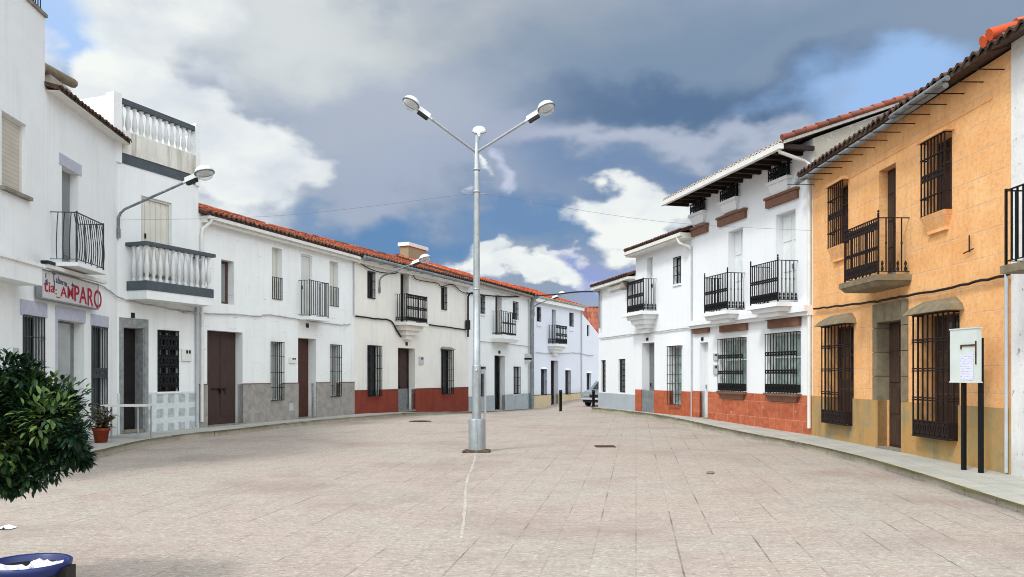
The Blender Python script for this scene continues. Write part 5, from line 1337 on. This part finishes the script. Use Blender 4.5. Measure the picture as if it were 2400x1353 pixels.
cable('overhead_cable', [e1, e1.lerp(m0, .5) - Vector((0, 0, .12)), m0, m0.lerp(e2, .35) - Vector((0, 0, .0)), m0.lerp(e2, .75) + Vector((0, 0, .06)), e2], .04, 'cable', 'thick black cable spanning the mouth of the side street')
ring = LP + Vector((0, 0, zof(455, 18.2)))
b_ = on_wall(B, [(281, 516)], .1)[0]
cable('overhead_cable', [b_, b_.lerp(ring, .5) - Vector((0, 0, .18)), ring + Vector((-.2, 0, 0))], .0035, 'wire', 'thin wire from the baluster house to the lamp post')
c_ = on_wall(R2, [(1903, 541)], .1)[0]
cable('overhead_cable', [ring + Vector((.2, 0, 0)), ring.lerp(c_, .5) - Vector((0, 0, .18)), c_], .0035, 'wire', 'thin wire from the lamp post to the tall white house')
# poles at corners
p = on_wall(L3, [(1247, 703)], .22)[0]; g0 = ground_z(p.x, p.y)
po = empty('corner_pole', (p.x, p.y, g0), 0, 'grey steel pole with a bent top between the grey-based and blue houses', 'pole')
mb = MB(); mb.tube([(0, 0, -.1), (0, 0, zof(712, p.y) - g0), (.06, -.05, zof(700, p.y) - g0), (.3, -.1, zof(694, p.y) - g0)], .13, 10); mb.build('pole', M['galv_dull'], po)
sp = empty('road_sign', at(1235.5, p.y - .6, 0), 0, 'round grey road sign with a dark bar on the corner pole', 'road sign')
zc = zof(840, p.y - .6); q = p - Vector(sp.location)
mb = MB(); 
mm = Matrix.Translation((0, 0, zc)) @ Matrix.Rotation(R(90), 4, 'X') @ Matrix.Rotation(R(0), 4, 'Z')
mb.lathe([(0, .02), (.30, .02), (.315, 0), (.30, -.012), (0, -.012)], n=24, mat=mm, smooth=False); mb.build('sign_plate', M['pvc_grey'], sp)
mb = MB(); mb.box(-.3, .3, -.035, -.021, zc - .09, zc + .03); mb.build('sign_bar', M['black'], sp)
mb = MB(); mb.box(-.03, q.x + .05, .03, .07, zc - .03, zc + .03); mb.box(q.x - .02, q.x + .02, .07, q.y - .1, zc - .03, zc + .03); mb.build('bracket', M['galv_dull'], sp)
p = on_wall(R4, [(1405, 700)], .1)[0]
po = empty('riser_pipe', (p.x, p.y, zof(770, p.y)), 0, 'thin grey riser pipe down the corner of the small white house', 'pipe')
mb = MB(); mb.tube([(0, 0, 0), (0, 0, zof(692, p.y) - zof(770, p.y)), (-.06, 0, zof(684, p.y) - zof(770, p.y)), (-.3, 0, zof(683, p.y) - zof(770, p.y))], .045, 8); mb.build('pipe', M['galv_dull'], po)
# tall riser between the red-based and the white house
p = on_wall(L2, [(1097, 690)], .14)[0]
po = empty('riser_pipe', (p.x, p.y, zof(790, p.y)), 0, 'dark riser pipe with a junction box left of the lamp post', 'pipe')
mb = MB(); mb.tube([(0, 0, 0), (0, 0, zof(696, p.y) - zof(790, p.y)), (.1, -.04, zof(688, p.y) - zof(790, p.y)), (.25, -.08, zof(687, p.y) - zof(790, p.y))], .05, 8); mb.build('pipe', M['iron'], po)
mb = MB(); z = zof(762, p.y) - zof(790, p.y); mb.box(-.12, .12, -.12, .06, z - .25, z + .25); mb.build('junction_box', M['black'], po)

# ---------------------------------------------------------------- tavern sign
h = A
x0, zt = h.px(98, 633, .16); x1, _ = h.px(229, 668, .16); zb = h.px(98, 697, .16)[1]
sg = empty('tavern_sign', h.world(x0, -.16, zb), math.atan2(h.d.y, h.d.x), 'weathered white tavern name board with red hand-painted lettering', 'sign')
W = x1 - x0; H = zt - zb
mb = MB(); mb.box(0, W, 0, .1, 0, H); mb.build('panel', M['sign_face'], sg)
mb = MB(); mb.box(-.03, 0, -.012, .11, -.03, H + .03); mb.box(W, W + .03, -.012, .11, -.03, H + .03); mb.box(0, W, -.012, .11, H, H + .03); mb.box(0, W, -.012, .11, -.03, 0); mb.build('frame', M['galv_dull'], sg)
mb = MB(); mb.box(-.02, W + .25, -.14, -.02, H + .05, H + .13); mb.build('tube_light', M['pvc_white'], sg)
mb = MB(); mb.box(-.06, .28, -.16, .0, H + .131, H + .2); mb.build('light_ballast', M['black'], sg)
def letters(txt, x, z, size, mat, sx=1.0, shear=0.0, name='lettering'):
    cu = bpy.data.curves.new('txt', 'FONT'); cu.body = txt; cu.size = size; cu.extrude = .003; cu.shear = shear
    cu.offset = size * .012
    o = bpy.data.objects.new('txt', cu); COL.objects.link(o)
    bpy.context.view_layer.update()
    me = bpy.data.meshes.new_from_object(o.evaluated_get(bpy.context.evaluated_depsgraph_get()))
    bpy.data.objects.remove(o); bpy.data.curves.remove(cu)
    vs = [Vector(v.co) for v in me.vertices]; mx = max(v.x for v in vs)
    for v in me.vertices: c = v.co.copy(); v.co = (x + c.x * sx, -.005 - c.z, z + c.y)
    me.materials.clear(); me.materials.append(M[mat])
    ob = bpy.data.objects.new(name, me); COL.objects.link(ob); ob.parent = sg
    return x + mx * sx
# upper line, faded and wavering: Taberna de
x = W * .16; zz = H * .68
for ch, s, dz in (('T', .30, .0), ('a', .22, -.01), ('b', .24, -.02), ('e', .2, -.02), ('r', .2, -.03), ('n', .2, -.03), ('a', .19, -.04)):
    x = letters(ch, x, zz + dz, s * H / .62, 'sign_blue', .95) + .012
x = letters('d', W * .49, H * .66, .14, 'sign_blue', .9) + .01; letters('e', x, H * .66, .14, 'sign_blue', .9)
mb = MB(); mb.tube([(W * .055, -.008, H * .74), (W * .06, -.008, H * .92)], .010, 5); mb.tube([(W * .19, -.008, H * .36), (W * .195, -.008, H * .72)], .013, 5)
for g in range(5): mb.tube([(W * .07, -.008, H * .6), (W * .07 + .06 * math.cos(g * 1.257), -.008, H * .6 + .06 * math.sin(g * 1.257))], .014, 5)
mb.build('flower_mark', M['sign_blue'], sg)
x = W * .03; zz = H * .17
for ch, s, sx, gap, dz in (('t', .40, 1.0, .008, .05), ('i', .34, 1.0, .02, .05), ('a', .32, 1.0, .03, .06), (':', .26, 1.0, .0, .03), ('_', .30, .8, .02, .0), ('A', .34, .95, .01, .01), ('M', .42, .78, .015, -.0), ('P', .56, .75, .01, -.03), ('A', .60, .7, .008, -.05), ('R', .64, .66, .012, -.07), ('O', .66, .66, .01, -.08)):
    x = letters(ch, x, zz + dz, s * H / .62, 'sign_red', sx * W / 1.95) + gap

# ---------------------------------------------------------------- notice board on two posts
pA = at(2257, 13.9, .09); pB = at(2297, 13.5, .09)
nb_ = empty('notice_board', (pA + pB) / 2, math.atan2((pB - pA).y, (pB - pA).x), 'white enamel notice board on two dark posts by the ochre house', 'notice board')
w2 = (pB - pA).length / 2
Yb = 13.65
zt_ = zof(771, Yb); zb_ = zof(895, Yb); ul = (2226 - CX) / FPX * Yb; ur = (2317 - CX) / FPX * Yb
cxl = (pA.x + pB.x) / 2; hw = (ur - ul) / 2; off = (ul + ur) / 2 - cxl
mb = MB(); mb.box(off - hw, off + hw, -.10, -.02, zb_ - .09, zt_ - .09)
mb.box(off - hw - .012, off + hw + .012, -.112, -.008, zt_ - .092, zt_ - .072); mb.box(off - hw - .012, off + hw + .012, -.112, -.008, zb_ - .108, zb_ - .088)
mb.build('board', M['board_white'], nb_)
for s, q in ((-1, pA), (1, pB)):
    mb = MB(); mb.box(s * w2 - .032, s * w2 + .032, -.015, .045, -.08, zt_ - .25); mb.build('post', M['iron'], nb_)
mb = MB(); mb.box(off - .04, off + hw - .03, -.118, -.101, zt_ - .38, zt_ - .355); mb.box(off - .055, off - .035, -.118, -.101, zt_ - .43, zt_ - .355); mb.box(off + hw - .03, off + hw - .012, -.118, -.101, zb_ + .2, zt_ - .3); mb.build('hinge_bar', M['rust'], nb_)
def sheet_mat():
    t = NT('printed_notice'); br = t.new('ShaderNodeTexBrick'); t.l.new(t.mapping((1, 1, 1), (R(90), 0, 0)), br.inputs['Vector']); br.inputs['Scale'].default_value = 1
    br.inputs['Brick Width'].default_value = .3; br.inputs['Row Height'].default_value = .028; br.inputs['Mortar Size'].default_value = .009
    br.inputs['Color1'].default_value = C(150, 152, 176); br.inputs['Color2'].default_value = C(176, 178, 198); br.inputs['Mortar'].default_value = C(216, 218, 236)
    gp = t.ramp(t.noise(30, 4, .7), [(.46, BW(0)), (.52, BW(1))]); c = t.mix(gp, br.outputs['Color'], C(218, 220, 238)); return t.out(c, .8, 0, .2)
M['notice'] = sheet_mat()
mb = MB(); mb.box(off - .07, off + .12, -.104, -.101, zb_ - .07, zb_ + .36); mb.build('notice_sheet', M['notice'], nb_)
mb = MB(); mb.box(off + .10, off + .24, -.107, -.1045, zb_ - .06, zb_ + .40); mb.build('notice_sheet', M['notice'], nb_)

# ---------------------------------------------------------------- plants, table, bin, litter
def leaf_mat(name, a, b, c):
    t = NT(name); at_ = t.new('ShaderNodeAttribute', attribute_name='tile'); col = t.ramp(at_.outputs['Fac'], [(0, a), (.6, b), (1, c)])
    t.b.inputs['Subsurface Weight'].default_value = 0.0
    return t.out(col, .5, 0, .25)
def leaf(mb, vals, p, d, up, L, w, val, fold=.25):
    d = d.normalized(); s = d.cross(up)
    if s.length < 1e-3: s = d.cross(Vector((1, 0, 0)))
    s.normalize(); n = s.cross(d)
    a = p; m1 = p + d * L * .35; m2 = p + d * L * .7 - n * L * .06; e = p + d * L - n * L * .16
    f1 = s * w * .5; f2 = s * w * .42
    vs = [a, m1 - f1 + n * fold * w * .5, m1, m1 + f1 + n * fold * w * .5, m2 - f2 + n * fold * w * .4, m2, m2 + f2 + n * fold * w * .4, e]
    mb.add(vs, [(0, 2, 1), (0, 3, 2), (1, 2, 5, 4), (2, 3, 6, 5), (4, 5, 7), (5, 6, 7)], True); vals += [val] * 6
tc_ = at(-55, 6.1); tree = empty('orange_tree', (tc_.x, tc_.y, 0), 0, 'bushy dark green orange tree leaning in at the left edge', 'tree')
rnd = random.Random(12); mb = MB(); vals = []; br = MB()
zc = 1.34
lobes = []
for i in range(34):
    th = rnd.uniform(0, 2 * math.pi); ph = rnd.uniform(-.9, 1.0); rr = rnd.uniform(.3, .62)
    lobes.append((Vector((math.cos(th) * math.cos(ph) * rr * .95, math.sin(th) * math.cos(ph) * rr * .95, zc + math.sin(ph) * rr * .72)), rnd.uniform(.14, .26)))
# sprays that show against the paving, seen in the outline
for (u, v, r_) in ((180, 1070, .09), (150, 1060, .12), (150, 985, .13), (100, 915, .15), (55, 885, .14), (18, 865, .12), (120, 1085, .13), (75, 1110, .11), (30, 1110, .11), (150, 950, .1), (170, 1010, .1), (100, 1000, .22), (20, 1000, .26), (60, 1060, .18), (10, 930, .2), (130, 1030, .15), (70, 950, .17), (196, 1078, .05), (30, 1135, .07), (110, 975, .2), (40, 1040, .2), (165, 1040, .1), (8, 1130, .09)):
    p = at(u, 6.1 + rnd.uniform(-.25, .2), zof(v, 6.1)) - Vector((tc_.x, tc_.y, 0)); lobes.append((p, r_))
core = Vector((0, 0, zc - .1))
for c, r_ in lobes:
    br.tube([Vector((0, 0, .75)), core.lerp(c, .5) + Vector((0, 0, -.05)), c], [.012, .006, .002], 5)
    tone = rnd.uniform(0, .55)
    for k in range(int(110 + 760 * r_)):
        q = Vector((rnd.gauss(0, 1), rnd.gauss(0, 1), rnd.gauss(0, .9))).normalized() * r_ * (rnd.random() ** .45); p = c + q
        d = q.normalized() * .8 + Vector((rnd.uniform(-.6, .6), rnd.uniform(-.6, .6), rnd.uniform(-.35, .5)))
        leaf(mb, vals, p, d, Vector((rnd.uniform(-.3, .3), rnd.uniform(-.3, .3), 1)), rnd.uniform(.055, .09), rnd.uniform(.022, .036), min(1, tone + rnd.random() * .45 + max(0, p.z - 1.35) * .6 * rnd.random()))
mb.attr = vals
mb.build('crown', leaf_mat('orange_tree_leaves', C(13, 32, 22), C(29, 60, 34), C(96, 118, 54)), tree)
br.tube([Vector((0, 0, -.05)), Vector((.02, .01, .4)), Vector((0, 0, .8)), Vector((0, 0, 1.3))], [.06, .05, .04, .02], 8); br.build('trunk', M['door_worn'], tree)
pp = at(237, 19.3, .12); pot = empty('potted_plant', pp, 0, 'terracotta pot with a straggly brownish plant by the tavern door', 'potted plant')
mb = MB(); mb.lathe([(0, .0), (.135, 0), (.18, .28), (.20, .28), (.205, .35), (.185, .35), (.17, .30), (0, .30)], n=20); mb.build('pot', M['terracotta'], pot)
mb = MB(); vals = []; st = MB()
for i in range(40):
    th = rnd.uniform(0, 6.28); r_ = rnd.uniform(.05, .36); top = Vector((math.cos(th) * r_, math.sin(th) * r_, rnd.uniform(.45, .95) - r_ * .5)); mid = Vector((top.x * .35, top.y * .35, .3 + (top.z - .3) * .6))
    st.tube([Vector((rnd.uniform(-.05, .05), rnd.uniform(-.05, .05), .29)), mid, top], .008, 5)
    for k in range(10):
        t = k / 10; p = mid.lerp(top, t) if k > 3 else Vector((0, 0, .3)).lerp(mid, .4 + t)
        leaf(mb, vals, p, Vector((rnd.uniform(-1, 1), rnd.uniform(-1, 1), rnd.uniform(-.3, .8))), Vector((0, 0, 1)), rnd.uniform(.09, .17), rnd.uniform(.045, .07), rnd.random())
mb.attr = vals; mb.build('foliage', leaf_mat('brownish_pot_plant', C(48, 40, 38), C(84, 76, 58), C(150, 120, 92)), pot); st.build('stem', M['door_worn'], pot)

tb = empty('cafe_table', at(298, 20.6, .12), R(8), 'narrow white-topped metal table standing outside the tiled house', 'table')
ht = .86
mb = MB(); mb.box(-.55, .56, -.28, .28, ht - .05, ht); mb.build('table_top', M['pvc_white'], tb)
for x, y in ((-.5, -.24), (.33, -.24), (.52, .22), (-.45, .22)):
    mb = MB(); mb.tube([(x, y, 0), (x, y, ht - .06), (x - .02, y, ht - .03)], .022, 8); mb.build('leg', M['galv'], tb)

bp = at(64, 4.54); bn = empty('litter_bin', (bp.x, bp.y, 0), 0, 'black litter bin with a blue rim at the bottom left corner', 'litter bin')
zr = zof(1318, 4.54)
mb = MB(); mb.lathe([(.17, .05), (.207, zr - .06), (.2, zr - .05), (.185, zr - .03), (.16, .07), (0, .07)], n=28); mb.build('bin_body', M['black'], bn)
mb = MB(); mb.lathe([(.208, zr - .055), (.222, zr - .03), (.226, zr), (.216, zr + .006), (.204, zr - .004), (.196, zr - .09), (.15, zr - .2), (0, zr - .22)], n=36); mb.build('liner', M['blue_plastic'], bn)
mb = MB(); mb.box(.17, .245, -.05, .05, 0, zr - .02); mb.build('post', M['black'], bn)
for i, (x, y, s, rz, lab) in enumerate(((-.10, .02, .10, .4, 'crumpled white paper with a looped fold inside the blue rimmed bin'), (.03, .0, .09, 1.3, 'flat crumpled white paper in the middle of the blue rimmed bin'), (.115, .05, .065, 2.2, 'small white paper scrap at the right inside the blue rimmed bin'))):
    mb = MB(); n = 7
    for a in range(n):
        for b in range(n):
            mb.v.append(((a / (n - 1) - .5) * 2 * s + rnd.uniform(-.01, .01), (b / (n - 1) - .5) * 1.5 * s + rnd.uniform(-.01, .01), rnd.uniform(0, .035) + .02 * math.sin(a * 1.1 + i)))
    for a in range(n - 1):
        for b in range(n - 1): mb.f.append([a * n + b, (a + 1) * n + b, (a + 1) * n + b + 1, a * n + b + 1]); mb.mi.append(0); mb.sm.append(False)
    o = mb.build('paper_scrap', M['paper']); o.location = (bp.x + x, bp.y + y, zr - .06); o.rotation_euler = (0.1, -.1, rz); tag(o, lab, 'paper', 'papers thrown in the bin')
py = EYE * FPX / (1240 - HY); pq = at(12, py); mb = MB(); n = 7
for a in range(n):
    for b in range(n): mb.v.append(((a / 6 - .5) * .2 + rnd.uniform(-.012, .012), (b / 6 - .5) * .16 + rnd.uniform(-.012, .012), .006 + rnd.uniform(0, .04) * (1 - abs(a / 3 - 1)) + .004))
for a in range(n - 1):
    for b in range(n - 1): mb.f.append([a * n + b, (a + 1) * n + b, (a + 1) * n + b + 1, a * n + b + 1]); mb.mi.append(0); mb.sm.append(False)
o = mb.build('paper_scrap', M['paper']); o.location = pq; tag(o, 'crumpled white paper lying on the paving at the left edge', 'paper')

# ---------------------------------------------------------------- far end: bollards, car, aerials
for (u, Y, lab) in ((1314, 41.5, 'dark iron bollard standing in front of the pale blue house'), (1391, 41.5, 'dark iron bollard standing in front of the parked car')):
    p = at(u, Y); g0 = ground_z(p.x, p.y); bo = empty('bollard', (p.x, p.y, g0), 0, lab, 'bollard', 'bollards closing the far end of the square')
    zt = zof(914, Y) - g0
    mb = MB(); mb.lathe([(.075, -.05), (.075, zt - .14), (.09, zt - .13), (.09, zt - .08), (.07, zt - .07), (.075, zt - .02), (.05, zt), (0, zt)], n=12); mb.build('post', M['iron'], bo)

def car(loc, rz, label):
    r = empty('parked_car', loc, rz, label, 'car')
    # profile along x (front at -x), half section swept across the width with tumblehome
    prof = [(-2.05, .32), (-2.1, .5), (-2.04, .68), (-1.9, .78), (-1.0, .92), (-.25, 1.38), (.9, 1.42), (1.55, 1.0), (1.98, .96), (2.05, .7), (2.02, .34)]
    mb = MB(); n = len(prof); ys = [-.84, -.80, -.60, .60, .80, .84]
    for yi, y in enumerate(ys):
        for x, z in prof:
            zz = z; xx = x
            e = (yi in (0, 5))
            if e: zz = min(z, .92) if z > .92 else z; xx = x * .985
            mb.v.append((xx, y * (1 if z < 1 else .88), zz))
    for k in range(len(ys) - 1):
        for i in range(n - 1): mb.f.append([k * n + i, k * n + i + 1, (k + 1) * n + i + 1, (k + 1) * n + i]); mb.mi.append(0); mb.sm.append(False)
    mb.f.append(list(range(n))[::-1]); mb.mi.append(0); mb.sm.append(False); mb.f.append([(len(ys) - 1) * n + i for i in range(n)]); mb.mi.append(0); mb.sm.append(False)
    paint = NT('pale_car_paint'); paint.b.inputs['Coat Weight'].default_value = .5
    mb.build('body', paint.out(C(112, 122, 124), .35, 0, .5), r)
    def quadp(name, pts, m, par=r): q = MB(); q.add(pts, [tuple(range(len(pts)))]); return q.build(name, M[m], par)
    quadp('windscreen', [(-.99, -.60, .955), (-.99, .60, .955), (-.29, .52, 1.365), (-.29, -.52, 1.365)], 'glass')
    for s in (-1, 1):
        quadp('side_window', [(-.85, s * .775, .97), (1.3, s * .775, .97), (.95, s * .725, 1.34), (-.3, s * .725, 1.34)], 'glass')
        for x in (-1.3, 1.28):
            w = MB(); m = Matrix.Translation((x, s * .74, .3)) @ Matrix.Rotation(R(90), 4, 'X'); w.lathe([(.17, -.1), (.3, -.1), (.31, 0), (.3, .1), (.17, .1)], n=20, mat=m); wo = w.build('wheel', M['black'], r)
            w = MB(); w.lathe([(0, -.08), (.17, -.09), (.17, .09), (0, .08)], n=16, mat=m); w.build('rim', M['galv'], wo)
        q = MB(); q.box(-2.11, -2.0, s * .5 - .16, s * .5 + .16, .56, .7); q.build('headlight', M['glass_pale'], r)
    q = MB(); q.box(-2.12, -2.04, -.3, .3, .5, .66)
    q.build('radiator_grille', M['black'], r)
    q = MB(); q.box(-2.18, -1.98, -.8, .8, .38, .48); q.build('bumper', M['pvc_grey'], r)
    q = MB(); q.box(-2.13, -2.03, -.7, .7, .22, .345); q.build('air_intake', M['black'], r)
cpos = at(1427, 46.5); car((cpos.x, cpos.y, ground_z(cpos.x, cpos.y)), R(62), 'grey parked car half hidden behind the small white corner house')

ap = RO.world(2.6, 5.2, 0); ax = empty('television_aerial', (ap.x, ap.y, 8.2), 0, 'thin television aerials rising behind the ochre house roof', 'aerial')
zt = zof(196, ap.y) - 8.2
mb = MB(); mb.tube([(0, 0, 0), (0, 0, zt)], .015, 6); mb.build('mast', M['galv_dull'], ax)
mb = MB(); mb.tube([(-.75, 0, zt - .02), (.15, 0, zt - .06)], .012, 5)
for i in range(9): mb.tube([(-.7 + i * .1, -.14, zt - .02 - i * .004), (-.7 + i * .1, .14, zt - .02 - i * .004)], .006, 4)
mb.build('antenna', M['galv_dull'], ax)
